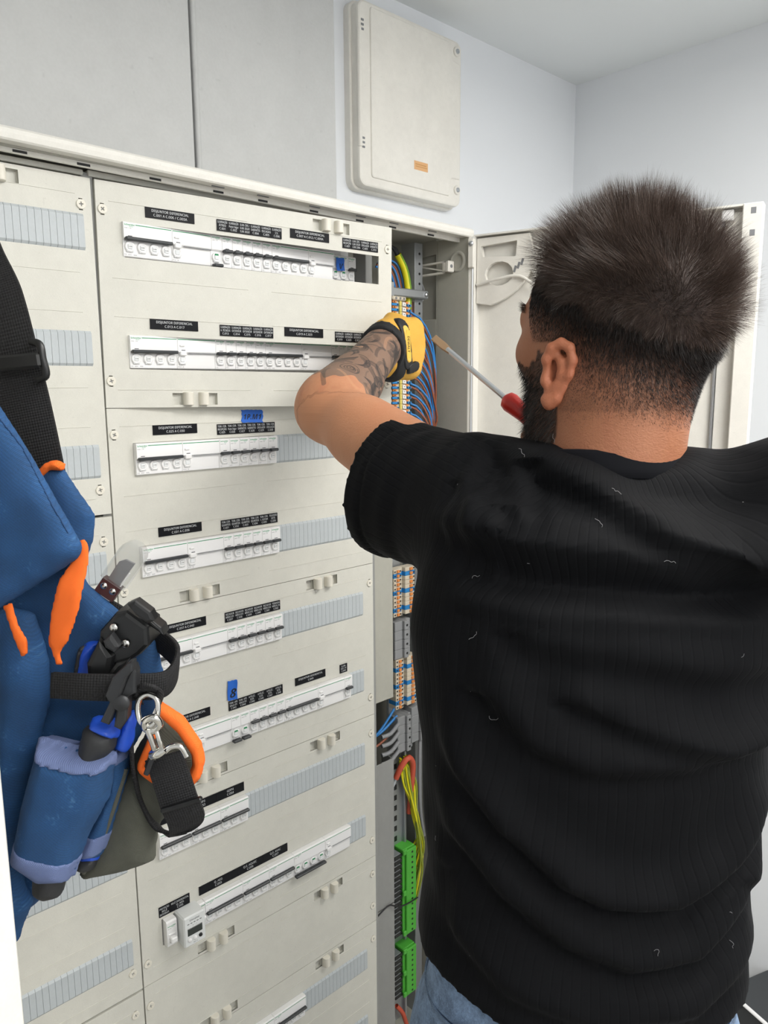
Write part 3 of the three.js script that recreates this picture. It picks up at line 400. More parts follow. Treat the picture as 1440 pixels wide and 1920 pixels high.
  wire('thin black cable tied across the joint of the grey covers', [[508, -1384, -34], [545, -1366, -32], [562, -1362, -31], [584, -1374, -26], [610, -1379, -24], [644, -1382, -26]], 1.6, CC.blackCable);
  wire('red cable at the foot of the right column', [[600, -1640, -50], [612, -1660, -44], [626, -1700, -44]], 5, CC.red);
}
// green earth terminals with black combs
function earthBar(label, y0, n) {
  const o = thing('earth_terminal_bar', label, 'terminal bar', MP(612, y0 - n * 12.4 - 6, -40)); const P = g => mm(g, o);
  mesh('body', [P(cbox(606, 642, y0 - n * 12.4 - 6, y0, -62, -34, 1.5)), P(cbox(612, 642, y0 - n * 12.4 - 4, y0 - 2, -34, -28, 1.2))], CC.greenEarth, o);
  for (let k = 0; k < n; k++) { const y = y0 - 10 - k * 12.4; mesh('clamp_hole', [P(xf(cyl(2.5, 2.5, .6, 12), g => { g.rotateX(Math.PI / 2); g.translate(629, y, -27.8); }))], MAT.black, o); mesh('comb_tooth', [P(cbox(584, 606, y - 5.4, y + 1.6, -58, -36, .6))], MAT.black, o); mesh('blade', [P(cbox(583, 602, y + 2.6, y + 4, -56, -37))], MAT.zinc, o); }
  for (const y of [y0 - 5, y0 - n * 6.2 - 3, y0 - n * 12.4]) mesh('foot', [P(cbox(604, 616, y - 6, y + 6, -34, -29, 1.4))], CC.greenEarth, o);
}
earthBar('long green earth terminal bar with black comb beside the shirt', -1256, 16); earthBar('short green earth terminal bar with black comb at the bottom', -1494, 9);

// ------------------------------------------------------------------ the doors
function door(label, pos, turn, w, ptop, edge) {             // edge: drawn from the hinge; otherwise from the free edge
  const bx = (a, b, ...r) => edge ? cbox(a, b, ...r) : cbox(w - b, w - a, ...r);
  const o = thing('cabinet_door', label, 'door', pos); o.rotation.y = turn; const h = FLOOR * 1000 - 40 + ptop, s = g => { g.scale(.001, .001, .001); return g; };
  mesh('sheet', [s(bx(0, w, 0, h, -2, 0, .4)), s(bx(0, 3, 0, h, -2, 22, .8)), s(bx(3, w - 30, h - 3, h, -2, 22)), s(bx(3, w - 30, 0, 3, -2, 22))], MAT.rim, o);
  mesh('edge_channel', [s(bx(w - 30, w, 0, h, 0, 24, 1.5))], MAT.rim, o); mesh('stiffener', [s(bx(w - 62, w - 58, 4, h - 4, 0, 8, 1))], MAT.zinc, o); mesh('stiffener_flange', [s(bx(w - 57, w - 30, 4, h - 8, 0, 5, 1))], MAT.rim, o);
  if (edge) { for (const y of [h - 12, h - 46]) mesh('slot', [s(cbox(w - 18, w - 10, y - 5, y + 5, 23.4, 24.3, .4))], MAT.midGrey, o); mesh('corner_gusset', [s(cbox(w - 62, w - 44, h - 22, h - 5, 2, 14, 1))], MAT.white, o); }
  return [o, h, s];
}
const doorTurn = -Math.atan2(.955, .27);
{
  const [o, h, s] = door('open cream cabinet door behind the man, with a white label', MP(738, -FLOOR * 1000 + 40, 45), doorTurn, 497, 10, true);
  // quadrant stop near the top hinge
  const q = new THREE.Shape(); q.moveTo(0, 0); q.lineTo(105, 0); q.lineTo(112, -30); q.lineTo(118, -30); q.lineTo(116, -78); q.absarc(0, 0, 128, -.55, -1.35, true); q.lineTo(0, -120); q.lineTo(0, 0);
  const hA = [[8, -14], [82, -10], [80, -40], [12, -36]], hB = []; for (let k = 0; k < 14; k++) hB.push([46 + 28 * Math.cos(k / 14 * 6.283), -68 + 22 * Math.sin(k / 14 * 6.283)]);
  mesh('quadrant_stop', [s(extrude(q, 8, [hA, hB], 1).translate(4, h - 6, 6))], MAT.box, o); mesh('quadrant_arm', [s(tube([[6, h - 92, 18], [50, h - 84, 20], [92, h - 82, 20], [128, h - 104, 20]], 3, 16, 8))], MAT.box, o);
  for (let k = 0; k < 3; k++) mesh('notch', [s(xf(cbox(-2.2, 2.2, -6, 6, 13.4, 15.4), g => { g.rotateZ(-.3); g.translate(96 - k * 7, h - 56 - k * 6, 0); }))], MAT.midGrey, o);
  const c = cell(70, 90, '#eeece8', (w, H) => { ctx.fillStyle = '#45484c'; ctx.textAlign = 'left'; ctx.textBaseline = 'alphabetic'; ctx.font = 'bold 62px sans-serif'; ctx.fillText('ESPECIF', 14, 76); ctx.font = '26px sans-serif'; ['Type', 'Tension', 'de 1', 'IEC', 'In'].forEach((t, i) => ctx.fillText(t, 14, 136 + i * 42)); }, 5);
  mesh('paper_label', printedBox(c, 142, h - 168, .05, .4).map(s), MAT.print, o, 'white paper label with printed text');
  const hb = mesh('hinge_block', [s(cbox(-10, 2, h - 60, h - 6, 8, 26, 1.5))], MAT.box, o); mesh('hinge_bolt', [s(xf(lathe([[0, 4], [3.4, 3.6], [5, 1.4], [5, 0]], 14), g => { g.rotateX(Math.PI / 2); g.translate(-3, h - 16, 26); }))], MAT.steel, hb);
}
{
  const e = at(0, 1380, 480), hx = -.47, hz = .045, dx = e.x - hx, dz = e.z - hz;
  const tr = Math.PI - Math.atan2(dz, dx), nx = Math.sin(tr), nz = Math.cos(tr);
  door('near cream cabinet door at the left edge carrying the tool bag', [e.x - .025 * nx, .04, e.z - .025 * nz], tr, Math.hypot(dx, dz) * 1000, 10, false);
}
// ------------------------------------------------------------------ the man: distance fields meshed with surface nets, millimetres, origin at the base of his neck
function nets(f, lo, hi, h) {
  const n = lo.map((v, i) => Math.ceil((hi[i] - v) / h) + 1), [nx, ny, nz] = n, sy = nx, sz = nx * ny, F = new Float32Array(nx * ny * nz);
  for (let k = 0, o = 0; k < nz; k++) for (let j = 0; j < ny; j++) for (let i = 0; i < nx; i++, o++) F[o] = f(lo[0] + i * h, lo[1] + j * h, lo[2] + k * h);
  const id = new Int32Array(F.length).fill(-1), P = [], T = []; const E = [[0, 1], [0, 2], [0, 4], [1, 3], [1, 5], [2, 3], [2, 6], [3, 7], [4, 5], [4, 6], [5, 7], [6, 7]];
  for (let k = 0; k < nz - 1; k++) for (let j = 0; j < ny - 1; j++) for (let i = 0; i < nx - 1; i++) {
    const o = i + j * sy + k * sz; let m = 0; const v = [F[o], F[o + 1], F[o + sy], F[o + sy + 1], F[o + sz], F[o + sz + 1], F[o + sz + sy], F[o + sz + sy + 1]]; for (let c = 0; c < 8; c++) if (v[c] < 0) m |= 1 << c;
    if (m === 0 || m === 255) continue; let x = 0, y = 0, z = 0, q = 0;
    for (const [a, b] of E) if ((v[a] < 0) !== (v[b] < 0)) { const t = v[a] / (v[a] - v[b]); x += lerp(a & 1, b & 1, t); y += lerp(a >> 1 & 1, b >> 1 & 1, t); z += lerp(a >> 2, b >> 2, t); q++; }
    id[o] = P.length / 3; P.push(lo[0] + (i + x / q) * h, lo[1] + (j + y / q) * h, lo[2] + (k + z / q) * h);
  }
  const quad = (a, b, c, d, flip) => { if (a < 0 || b < 0 || c < 0 || d < 0) return; flip ? T.push(a, c, b, a, d, c) : T.push(a, b, c, a, c, d); };
  for (let k = 1; k < nz - 1; k++) for (let j = 1; j < ny - 1; j++) for (let i = 1; i < nx - 1; i++) {
    const o = i + j * sy + k * sz, s = F[o] < 0;
    if (s !== (F[o + 1] < 0)) quad(id[o - sy - sz], id[o - sz], id[o], id[o - sy], !s);
    if (s !== (F[o + sy] < 0)) quad(id[o - 1 - sz], id[o - 1], id[o], id[o - sz], !s);
    if (s !== (F[o + sz] < 0)) quad(id[o - 1 - sy], id[o - sy], id[o], id[o - 1], !s);
  }
  const g = new THREE.BufferGeometry(); g.setAttribute('position', new THREE.Float32BufferAttribute(P, 3)); g.setIndex(T); g.computeVertexNormals(); return g;
}
const smin = (a, b, k) => { const h = Math.max(k - Math.abs(a - b), 0) / k; return Math.min(a, b) - h * h * k * .25; };
const smax = (a, b, k) => -smin(-a, -b, k);
function cone(a, b, ra, rb) {                          // tapered capsule
  const dx = b[0] - a[0], dy = b[1] - a[1], dz = b[2] - a[2], L = dx * dx + dy * dy + dz * dz;
  return (x, y, z) => { const px = x - a[0], py = y - a[1], pz = z - a[2]; const t = clamp((px * dx + py * dy + pz * dz) / L); return Math.hypot(px - dx * t, py - dy * t, pz - dz * t) - lerp(ra, rb, t); };
}
const ball = (c, r) => (x, y, z) => { const k = Math.hypot((x - c[0]) / r[0], (y - c[1]) / r[1], (z - c[2]) / r[2]); return (k - 1) * Math.min(r[0], r[1], r[2]); };
const join = (k, ...fs) => (x, y, z) => { let d = fs[0](x, y, z); for (let i = 1; i < fs.length; i++) d = smin(d, fs[i](x, y, z), k); return d; };
const noise3 = (() => { const R = rng(77), N = 32, a = new Float32Array(N * N * N); for (let i = 0; i < a.length; i++) a[i] = R() * 2 - 1; const q = (i, j, k) => a[((i & 31) * 32 + (j & 31)) * 32 + (k & 31)]; return (x, y, z) => { const i = Math.floor(x), j = Math.floor(y), k = Math.floor(z), s = x - i, t = y - j, u = z - k, S = s * s * (3 - 2 * s), T = t * t * (3 - 2 * t), U = u * u * (3 - 2 * u); return lerp(lerp(lerp(q(i, j, k), q(i + 1, j, k), S), lerp(q(i, j + 1, k), q(i + 1, j + 1, k), S), T), lerp(lerp(q(i, j, k + 1), q(i + 1, j, k + 1), S), lerp(q(i, j + 1, k + 1), q(i + 1, j + 1, k + 1), S), T), U); }; })();

const YAW = -.758;
const man = thing('person', 'man in a black ribbed t-shirt and jeans reaching into the cabinet', 'person', [.2225, 0, .6495]); man.rotation.y = YAW;
const MY = FLOOR - .350;                               // base of the neck above the floor
const put = g => { g.scale(.001, .001, .001); g.translate(0, MY, 0); return g; };
const LSH = [-126, -48, -53], LEL = [-298, 47, -275], LWR = [-225, 140, -500], RSH = [146, -36, 60], REL = [161, -233, -112], RWR = [22, -60, -118], RHA = [-10, -6, -97];
const HC = [4, 124, -15], PSI = .62, HF = [-Math.sin(PSI), 0, -Math.cos(PSI)], HX = [Math.cos(PSI), 0, -Math.sin(PSI)];
const toHead = (x, y, z) => { const a = x - HC[0], b = z - HC[2]; return [a * HX[0] + b * HX[2], y - HC[1], a * HF[0] + b * HF[2]]; };   // right, up, forward
const fromHead = (r, u, f) => [HC[0] + r * HX[0] + f * HF[0], HC[1] + u, HC[2] + r * HX[2] + f * HF[2]];
// --- head and neck
const cran = ball([0, 24, -6], [77, 93, 98]), faceB = ball([0, -18, 30], [64, 88, 66]), jaw = join(24, cone([-46, -62, 12], [-24, -98, 62], 22, 18), cone([46, -62, 12], [24, -98, 62], 22, 18), cone([-24, -98, 62], [24, -98, 62], 18, 18), ball([0, -72, 38], [48, 40, 48]));
const nose = cone([0, 6, 92], [0, -30, 112], 8, 13), nostr = join(6, ball([-11, -36, 100], [8, 7, 9]), ball([11, -36, 100], [8, 7, 9])), brow = cone([-36, 20, 80], [36, 20, 80], 12, 12), cheeks = join(14, ball([-46, -16, 62], [22, 22, 24]), ball([46, -16, 62], [22, 22, 24])), lips = join(5, cone([-20, -62, 88], [20, -62, 88], 7, 7), cone([-16, -72, 88], [16, -72, 88], 7, 7)), chin = ball([0, -96, 74], [24, 18, 18]);
const sock = [ball([-32, 0, 96], [17, 12, 14]), ball([32, 0, 96], [17, 12, 14])];
const headF = join(30, cran, faceB, jaw), featF = join(12, nose, nostr, brow, cheeks, lips, chin);
const neckF = join(30, cone([2, 60, 8], [-8, -30, 2], 63, 66), cone([-8, 10, -10], [-8, -60, -20], 52, 62));
const headSDF = (x, y, z) => { const [r, u, f] = toHead(x, y, z); let d = smin(headF(r, u, f), featF(r, u, f), 14); for (const s of sock) d = smax(d, -s(r, u, f), 8); d = smin(d, neckF(x, y, z), 26); const c1 = Math.abs((y - 46) - .55 * (x + 30)) ; return d; };
// --- ears, drawn on a tilted plane: a backward, b up
function earSDF(side) {
  const O = [side * 77, -37, 13], n = [side * .82, 0, -.57], t = [side * -.57, 0, -.82];     // outward normal, backward direction
  const P = (a, b, c = 0) => (a *= .8, b *= .8, c *= .9, [O[0] + t[0] * a + n[0] * c, O[1] + b + .12 * a, O[2] + t[2] * a + n[2] * c]);
  const hel = [[-8, 4, 2], [-9, 18, 6], [-3, 30, 9], [8, 34, 11], [18, 27, 13], [22, 12, 13], [19, -4, 12], [12, -18, 9], [4, -28, 7], [-4, -33, 5], [-8, -28, 2]];
  const fs = []; for (let i = 0; i + 1 < hel.length; i++) fs.push(cone(P(...hel[i]), P(...hel[i + 1]), i > 7 ? 5.6 : 3.9, i > 6 ? 5.8 : 3.9));
  const anti = [[3, 22, 6], [9, 12, 8], [9, -2, 8], [4, -14, 6], [-4, -18, 4]]; for (let i = 0; i + 1 < anti.length; i++) fs.push(cone(P(...anti[i]), P(...anti[i + 1]), 3.6, 3.6));
  fs.push(ball(P(-10, -6, 3), [5, 7, 5]));
  const rim = join(5, ...fs), pl = [cone(P(2, 22, -2), P(15, 16, 2), 3.4, 3.4), cone(P(15, 16, 2), P(12, -8, 1), 3.4, 3.4), cone(P(12, -8, 1), P(0, -24, 1), 3.4, 4.4), cone(P(-6, 20, -7), P(-4, -24, -6), 7, 7), cone(P(4, 8, -8), P(4, -12, -8), 7, 7)];
  return join(4, rim, ...pl);
}
const earL = earSDF(-1), earR = earSDF(1);
// --- arms
const armL = join(22, cone(LSH, LEL, 48, 40), cone([LSH[0] - 40, LSH[1] + 14, LSH[2] - 50], [-250, 18, -210], 46, 42), cone(LEL, LWR, 39, 32), cone([LEL[0] + 6, LEL[1] + 8, LEL[2] - 20], [-266, 82, -372], 43, 36));
const armR = join(20, cone([RSH[0], RSH[1] - 12, RSH[2]], REL, 46, 40), cone(REL, RWR, 43, 31), cone([RWR[0], RWR[1], RWR[2]], RHA, 30, 34));
const DH = (() => { const a = V3(-136, 124, -96).normalize(); return a; })();          // screwdriver direction in body space
const handR = (() => { const c = V3(...RHA), d = DH.clone(), o = V3(.55, .2, .8); o.addScaledVector(d, -o.dot(d)).normalize(); const s = new THREE.Vector3().crossVectors(d, o); const A = p => [p.x, p.y, p.z], at3 = (u, v, w) => c.clone().addScaledVector(d, u).addScaledVector(o, v).addScaledVector(s, w); const fs = [cone(A(at3(-28, 24, 6)), A(at3(30, 24, 6)), 20, 19), cone(A(at3(-18, 30, -18)), A(at3(20, 30, -18)), 17, 16)];
  for (let i = 0; i < 4; i++) { const u = 30 - i * 20, r = 9.6 - i * .3; fs.push(cone(A(at3(u, 24, 24)), A(at3(u, -4, 30)), r, r), cone(A(at3(u, -4, 30)), A(at3(u, -24, 10)), r, r - .6), cone(A(at3(u, -24, 10)), A(at3(u, -18, -12)), r - .6, r - 1.4)); }
  fs.push(cone(A(at3(8, 24, -22)), A(at3(42, 8, -26)), 12, 10), cone(A(at3(42, 8, -26)), A(at3(62, -8, -16)), 10, 8.6)); return join(5, ...fs); })();
const torsoTab = [[10, -8, 62, 56, 0], [-20, -6, 112, 66, 0], [-50, -4, 155, 82, 4], [-100, -8, 172, 96, 8], [-160, -16, 172, 102, 10], [-290, -18, 158, 98, 8], [-415, -18, 152, 94, 6], [-500, -20, 160, 100, 4], [-600, -20, 164, 104, 4]];
function torso(grow) {
  return (x, y, z) => { let i = 0; const T = torsoTab; while (i < T.length - 2 && y < T[i + 1][0]) i++; const t = clamp((T[i][0] - y) / (T[i][0] - T[i + 1][0])), s = t * t * (3 - 2 * t), m = lerp(t, s, .5), g = k => lerp(T[i][k], T[i + 1][k], m); const a = g(2) + grow, b = g(3) + grow, cx = g(1), cz = g(4); const q = Math.pow(Math.pow(Math.abs(x - cx) / a, 2.3) + Math.pow(Math.abs(z - cz) / b, 2.3), 1 / 2.3); return (q - 1) * Math.min(a, b) * .95; };
}
const bodyT = torso(-8), trapL = cone([-46, -22, 4], [LSH[0] + 10, LSH[1], LSH[2]], 36, 44), trapR = cone([40, -24, 6], [RSH[0] - 6, RSH[1] - 6, RSH[2]], 34, 44);
const bodySDF = (x, y, z) => { let d = smin(smin(bodyT(x, y, z), trapL(x, y, z), 40), trapR(x, y, z), 40); d = Math.max(d, y - 20, -620 - y); return smin(smin(d, armL(x, y, z), 26), armR(x, y, z), 26); };
// skin sheet: plain skin on the left half, the tattooed forearm on the right half
const skinCv = document.createElement('canvas'); skinCv.width = 2048; skinCv.height = 1024; const sk = skinCv.getContext('2d');
{
  const R = rng(5); sk.fillStyle = '#bd8664'; sk.fillRect(0, 0, 2048, 1024);
  for (let i = 0; i < 2600; i++) { const x = R() * 2048, y = R() * 1024, r = 4 + R() * 22; sk.fillStyle = ['rgba(190,120,92,.07)', 'rgba(214,164,126,.08)', 'rgba(150,92,66,.06)'][i % 3]; sk.beginPath(); sk.arc(x, y, r, 0, 7); sk.fill(); }
  sk.save(); sk.translate(1024, 0); sk.beginPath(); sk.rect(0, 0, 1024, 1024); sk.clip();
  // ink: a torn lower border, grey wash, flowing dark lines and rosettes
  const edge = x => 150 + 40 * Math.sin(x * .011) + 34 * Math.sin(x * .031 + 2) + 14 * Math.sin(x * .09);
  sk.fillStyle = 'rgba(96,88,84,.62)'; sk.beginPath(); sk.moveTo(0, 1024); sk.lineTo(0, edge(0)); for (let x = 0; x <= 1024; x += 8) sk.lineTo(x, edge(x)); sk.lineTo(1024, 1024); sk.fill();
  for (let i = 0; i < 70; i++) { const x = R() * 1024, y = edge(x) + R() * (1000 - edge(x)), a = R() * 6.3, l = 60 + R() * 120, w = 16 + R() * 40; sk.strokeStyle = i % 3 ? `rgba(52,48,48,${.18 + R() * .25})` : `rgba(196,148,112,${.25 + R() * .3})`; sk.lineWidth = w * .5; sk.lineCap = 'round'; sk.beginPath(); sk.moveTo(x, y); sk.quadraticCurveTo(x + Math.cos(a) * l * .6 - w, y + Math.sin(a) * l * .5 + w, x + Math.cos(a) * l, y + Math.sin(a) * l); sk.stroke(); }
  for (let i = 0; i < 64; i++) { const x = R() * 1024, y = edge(x) + 20 + R() * (960 - edge(x)), a0 = R() * 6.3, sp = R() < .5 ? 1 : -1; for (let k = 0; k < 6; k++) { sk.strokeStyle = 'rgba(34,31,33,.62)'; sk.lineWidth = 3 + R() * 4; sk.beginPath(); const off = (k - 3) * 11; for (let t = 0; t <= 1.001; t += .06) { const r = 20 + t * 120, q = a0 + sp * t * 1.8; const px = x + Math.cos(q) * r + Math.cos(q + 1.57) * off, py = y + Math.sin(q) * r * .8 + Math.sin(q + 1.57) * off; t ? sk.lineTo(px, py) : sk.moveTo(px, py); } sk.stroke(); } }
  for (let i = 0; i < 12; i++) { const x = R() * 1024, y = edge(x) + 60 + R() * 760; for (let k = 1; k < 6; k++) { sk.strokeStyle = 'rgba(40,36,36,.6)'; sk.lineWidth = 5; sk.beginPath(); sk.arc(x + (R() - .5) * 10, y + (R() - .5) * 10, k * 10, R() * 6, R() * 6 + 4); sk.stroke(); } }
  sk.restore();
}
const skinTex = new THREE.CanvasTexture(skinCv); skinTex.colorSpace = THREE.SRGBColorSpace; skinTex.wrapS = skinTex.wrapT = THREE.ClampToEdgeWrapping;
MAT.skin = new THREE.MeshPhysicalMaterial({ map: skinTex, vertexColors: true, roughness: .58, sheen: .15, sheenRoughness: .5, bumpMap: rep(grain, 14), bumpScale: .00035 });
const AX = V3(LWR[0] - LEL[0], LWR[1] - LEL[1], LWR[2] - LEL[2]), AL = AX.length(); AX.normalize(); const AU = V3(.2, .9, .3); AU.addScaledVector(AX, -AU.dot(AX)).normalize(); const AV = new THREE.Vector3().crossVectors(AX, AU);
const hairLine = f => 26 + .46 * f;
const fadeAt = (r, u, f) => clamp((hairLine(f) - u) / (68 - .3 * f));   // 0 at the long hair, 1 on bare skin
const isScalp = (r, u, f) => u > -88 && f < 62 - .35 * Math.max(0, -u) && !(f > 4 && u < -6 + .0 * f) && f < 66 + .5 * (u - 30) * (u < 30 ? 1 : .2);
const isBeard = (r, u, f) => f > 6 && u < 7 * noise3(r * .2, u * .2, f * .2) -16 - .38 * Math.max(0, f - 30) * (f < 62 ? 1 : .6) && u > -122 && f + .35 * u > -26;
function skinAttr(g, kind) {
  const p = g.getAttribute('position'), uv = new Float32Array(p.count * 2), col = new Float32Array(p.count * 3), v = V3();
  for (let i = 0; i < p.count; i++) {
    const x = p.getX(i), y = p.getY(i), z = p.getZ(i); let c = [1, 1, 1]; uv[2 * i] = .02 + .46 * (((x + z * .7) / 400) % 1 + 1) % 1; uv[2 * i] = clamp(.25 + (x + .6 * z) / 1800, .02, .47); uv[2 * i + 1] = clamp(.5 + y / 1400, .02, .98);
    if (kind === 'arm') { v.set(x - LEL[0], y - LEL[1], z - LEL[2]); const t = v.dot(AX) / AL, a = Math.atan2(v.dot(AV), v.dot(AU)) / 6.2832 + .5; if (t > -.12) { uv[2 * i] = .5 + .5 * clamp(a, .004, .996); uv[2 * i + 1] = 1 - clamp((t + .1) / 1.15, .004, .996); } c = [1.02, .98, .95]; }
    if (kind === 'head') {
      const [r, u, f] = toHead(x, y, z), n = .5 + .5 * noise3(x * .35, y * .35, z * .35), n2 = .5 + .5 * noise3(x * .06, y * .06, z * .06); c = [.63 + .05 * n2, .53 + .05 * n2, .49 + .05 * n2];
      if (isScalp(r, u, f)) { const k = Math.pow(1 - fadeAt(r, u, f), 1.5) * (.86 + .22 * n); const q = clamp(k * 1.1); c = [lerp(c[0], .07, q), lerp(c[1], .065, q), lerp(c[2], .065, q)]; if (u > -70) c = c.map(w => w * (.74 + .1 * n)); }
      else if (isBeard(r, u, f)) c = c.map(w => w * (.2 + .1 * n));
    }
    if (kind === 'ear') c = [.85, .62, .57];
    col.set(c, 3 * i);
  }
  g.setAttribute('uv', new THREE.BufferAttribute(uv, 2)); g.setAttribute('color', new THREE.BufferAttribute(col, 3)); return g;
}
const headGeo = nets(headSDF, [-120, -40, -150], [125, 262, 125], 3.2);
skinAttr(headGeo, 'head');
{
  const earW = s => (x, y, z) => { const [r, u, f] = toHead(x, y, z); return s(r, u, f); };
  const eL = nets(earW(earL), [-120, 34, -40], [-20, 150, 90], 1.8), eR = nets(earW(earR), [20, 34, -110], [130, 150, 20], 2.6);
  const arm = nets((x, y, z) => Math.max(armL(x, y, z), 0 - 1000), [-370, -110, -560], [-60, 200, 20], 5);
  const rest = nets(bodySDF, [-200, -640, -190], [230, 60, 150], 11), rArm = nets((x, y, z) => Math.min(armR(x, y, z), handR(x, y, z)), [-130, -300, -200], [230, 90, 130], 4.6);
  mesh('body', [put(headGeo.clone()), put(skinAttr(eL, 'ear')), put(skinAttr(eR, 'ear')), put(skinAttr(arm, 'arm')), put(skinAttr(rest, '')), put(skinAttr(rArm, ''))], MAT.skin, man);
  for (const s of [-1, 1]) { const e = mesh('eye', [put(xf(new THREE.SphereGeometry(12, 20, 14).toNonIndexed(), g => g.translate(...fromHead(s * 32, 0, 81))))], std(0xe8e4df, .2), man); mesh('iris', [put(xf(new THREE.SphereGeometry(6, 16, 10).toNonIndexed(), g => g.translate(...fromHead(s * 32, 0, 87.6))))], std(0x2a1a10, .15), e); }
}
// --- hair: thin tapering blades rooted on the head
function strands(list, seed) {                         // list of [root, direction, length, width, bend]
  const P = [], N = []; const R = rng(seed), a = V3(), b = V3(), w = V3(), d = V3(), q = V3();
  for (const [o, dir, len, wid, bend, segs] of list) {
    d.copy(dir).normalize(); w.set(R() - .5, R() - .5, R() - .5).cross(d).normalize(); let p0 = o.clone(), wd0 = wid; const n = segs || 2;
    for (let s = 0; s < n; s++) { d.addScaledVector(bend, 1 / n).normalize(); const p1 = p0.clone().addScaledVector(d, len / n), wd1 = wid * (1 - (s + 1) / n) * .9; const l0 = p0.clone().addScaledVector(w, -wd0 / 2), r0 = p0.clone().addScaledVector(w, wd0 / 2); q.crossVectors(w, d).normalize();
      if (s === n - 1) { P.push(l0.x, l0.y, l0.z, r0.x, r0.y, r0.z, p1.x, p1.y, p1.z); for (let k = 0; k < 3; k++) N.push(q.x, q.y, q.z); }
      else { const l1 = p1.clone().addScaledVector(w, -wd1 / 2), r1 = p1.clone().addScaledVector(w, wd1 / 2); P.push(l0.x, l0.y, l0.z, r0.x, r0.y, r0.z, r1.x, r1.y, r1.z, l0.x, l0.y, l0.z, r1.x, r1.y, r1.z, l1.x, l1.y, l1.z); for (let k = 0; k < 6; k++) N.push(q.x, q.y, q.z); }
      p0 = p1; wd0 = wd1; }
  }
  const g = new THREE.BufferGeometry(); g.setAttribute('position', new THREE.Float32BufferAttribute(P, 3)); g.setAttribute('normal', new THREE.Float32BufferAttribute(N, 3)); g.setAttribute('uv', new THREE.Float32BufferAttribute(new Float32Array(P.length / 3 * 2), 2)); return g;
}
{
  const p = headGeo.getAttribute('position'), nn = headGeo.getAttribute('normal'), ix = headGeo.index.array, R = rng(99), area = [], a = V3(), b = V3(), c = V3(); let sum = 0;
  for (let i = 0; i < ix.length; i += 3) { a.fromBufferAttribute(p, ix[i]); b.fromBufferAttribute(p, ix[i + 1]); c.fromBufferAttribute(p, ix[i + 2]); sum += b.clone().sub(a).cross(c.clone().sub(a)).length() / 2; area.push(sum); }
  const pick = () => { const t = R() * sum; let lo = 0, hi = area.length - 1; while (lo < hi) { const m = lo + hi >> 1; area[m] < t ? lo = m + 1 : hi = m; } let u = R(), v = R(); if (u + v > 1) { u = 1 - u; v = 1 - v; } const i = lo * 3, w = 1 - u - v; a.fromBufferAttribute(p, ix[i]); b.fromBufferAttribute(p, ix[i + 1]); c.fromBufferAttribute(p, ix[i + 2]); const o = a.clone().multiplyScalar(w).addScaledVector(b, u).addScaledVector(c, v); a.fromBufferAttribute(nn, ix[i]); return [o, a.clone()]; };
  const top = [], side = [], beard = [], eyebrow = []; const F = V3(...HF), X = V3(...HX), U = V3(0, 1, 0), J = k => V3(R() - .5, R() - .5, R() - .5).multiplyScalar(k);
  for (let n = 0; n < 260000 && (top.length < 30000 || side.length < 42000 || beard.length < 9000); n++) {
    const [o, nr] = pick(), [r, u, f] = toHead(o.x, o.y, o.z);
    if (isScalp(r, u, f)) {
      const k = fadeAt(r, u, f), hl = hairLine(f) + 9 * noise3(o.x * .11, o.y * .11, o.z * .11 + 3) + 6 * (R() - .5), cl = noise3(o.x * .09 + 5, o.y * .09, o.z * .09), cl2 = noise3(o.x * .05, o.y * .05 + 9, o.z * .05), cl3 = noise3(o.x * .05 + 20, o.y * .05, o.z * .05);
      if (u > hl) { if (top.length >= 30000) continue; const e = smooth(0, 46, u - hl), front = smooth(20, 80, f), back = smooth(0, -70, f); const dir = nr.clone().multiplyScalar(.75).addScaledVector(U, lerp(-.55, .6 - .3 * back, e)).addScaledVector(F, .75 * front + .18).addScaledVector(X, cl2 * .55 - .25 * front).addScaledVector(F, cl3 * .5).add(J(.34)); top.push([o, dir, lerp(9, 22 + 8 * cl + 5 * e + 14 * front, smooth(0, .7, e)) * (.75 + .4 * R()), .36, J(.5).addScaledVector(U, -.1 - .25 * front), 3]); }
      else { if (side.length >= 42000) continue; if (R() < k * .45 || R() < smooth(-60, -90, u)) continue; const dir = nr.clone().multiplyScalar(.42).addScaledVector(U, -.75).addScaledVector(F, -.2 + .3 * cl2).add(J(.4)); side.push([o, dir, lerp(13, 1.3, Math.pow(k, .42)) * (.7 + .5 * R()), lerp(.4, .26, k), J(.3), 1]); }
    } else if (isBeard(r, u, f) && beard.length < 9000) { const e = smooth(-10, -60, u); const dir = nr.clone().multiplyScalar(.6).addScaledVector(U, -.75).addScaledVector(F, .1).add(J(.6)); beard.push([o, dir, lerp(3, 13, e) * (.6 + .7 * R()), .4, J(.7), 2]); }
  }
  for (const s of [-1, 1]) for (let i = 0; i < 320; i++) { const t = R(), q = fromHead(s * (14 + t * 40), 22 + 8 * Math.sin(t * 2.4) + (R() - .5) * 8, 96 - t * t * 22); eyebrow.push([V3(...q), X.clone().multiplyScalar(s).addScaledVector(U, .3).addScaledVector(F, .3).add(J(.5)), 6 + R() * 4, .5, J(.4), 2]); }
  const hairM = new THREE.MeshPhysicalMaterial({ color: 0x4a3d36, roughness: .34, side: THREE.DoubleSide, sheen: .25, sheenColor: new THREE.Color(0x6a5c54) }), stub = std(0x201a18, .55, { side: THREE.DoubleSide });
  const h = mesh('hair', [put(strands(top, 1))], hairM, man, 'short spiky dark brown hair on top'); h.userData.kind = 'stuff';
  const h2 = mesh('clipped_hair', [put(strands(side, 2))], stub, man, 'closely clipped fading hair on sides and nape'); h2.userData.kind = 'stuff';
  const h3 = mesh('beard', [put(strands(beard, 3))], std(0x1d1714, .45, { side: THREE.DoubleSide }), man, 'full dark beard'); h3.userData.kind = 'stuff';
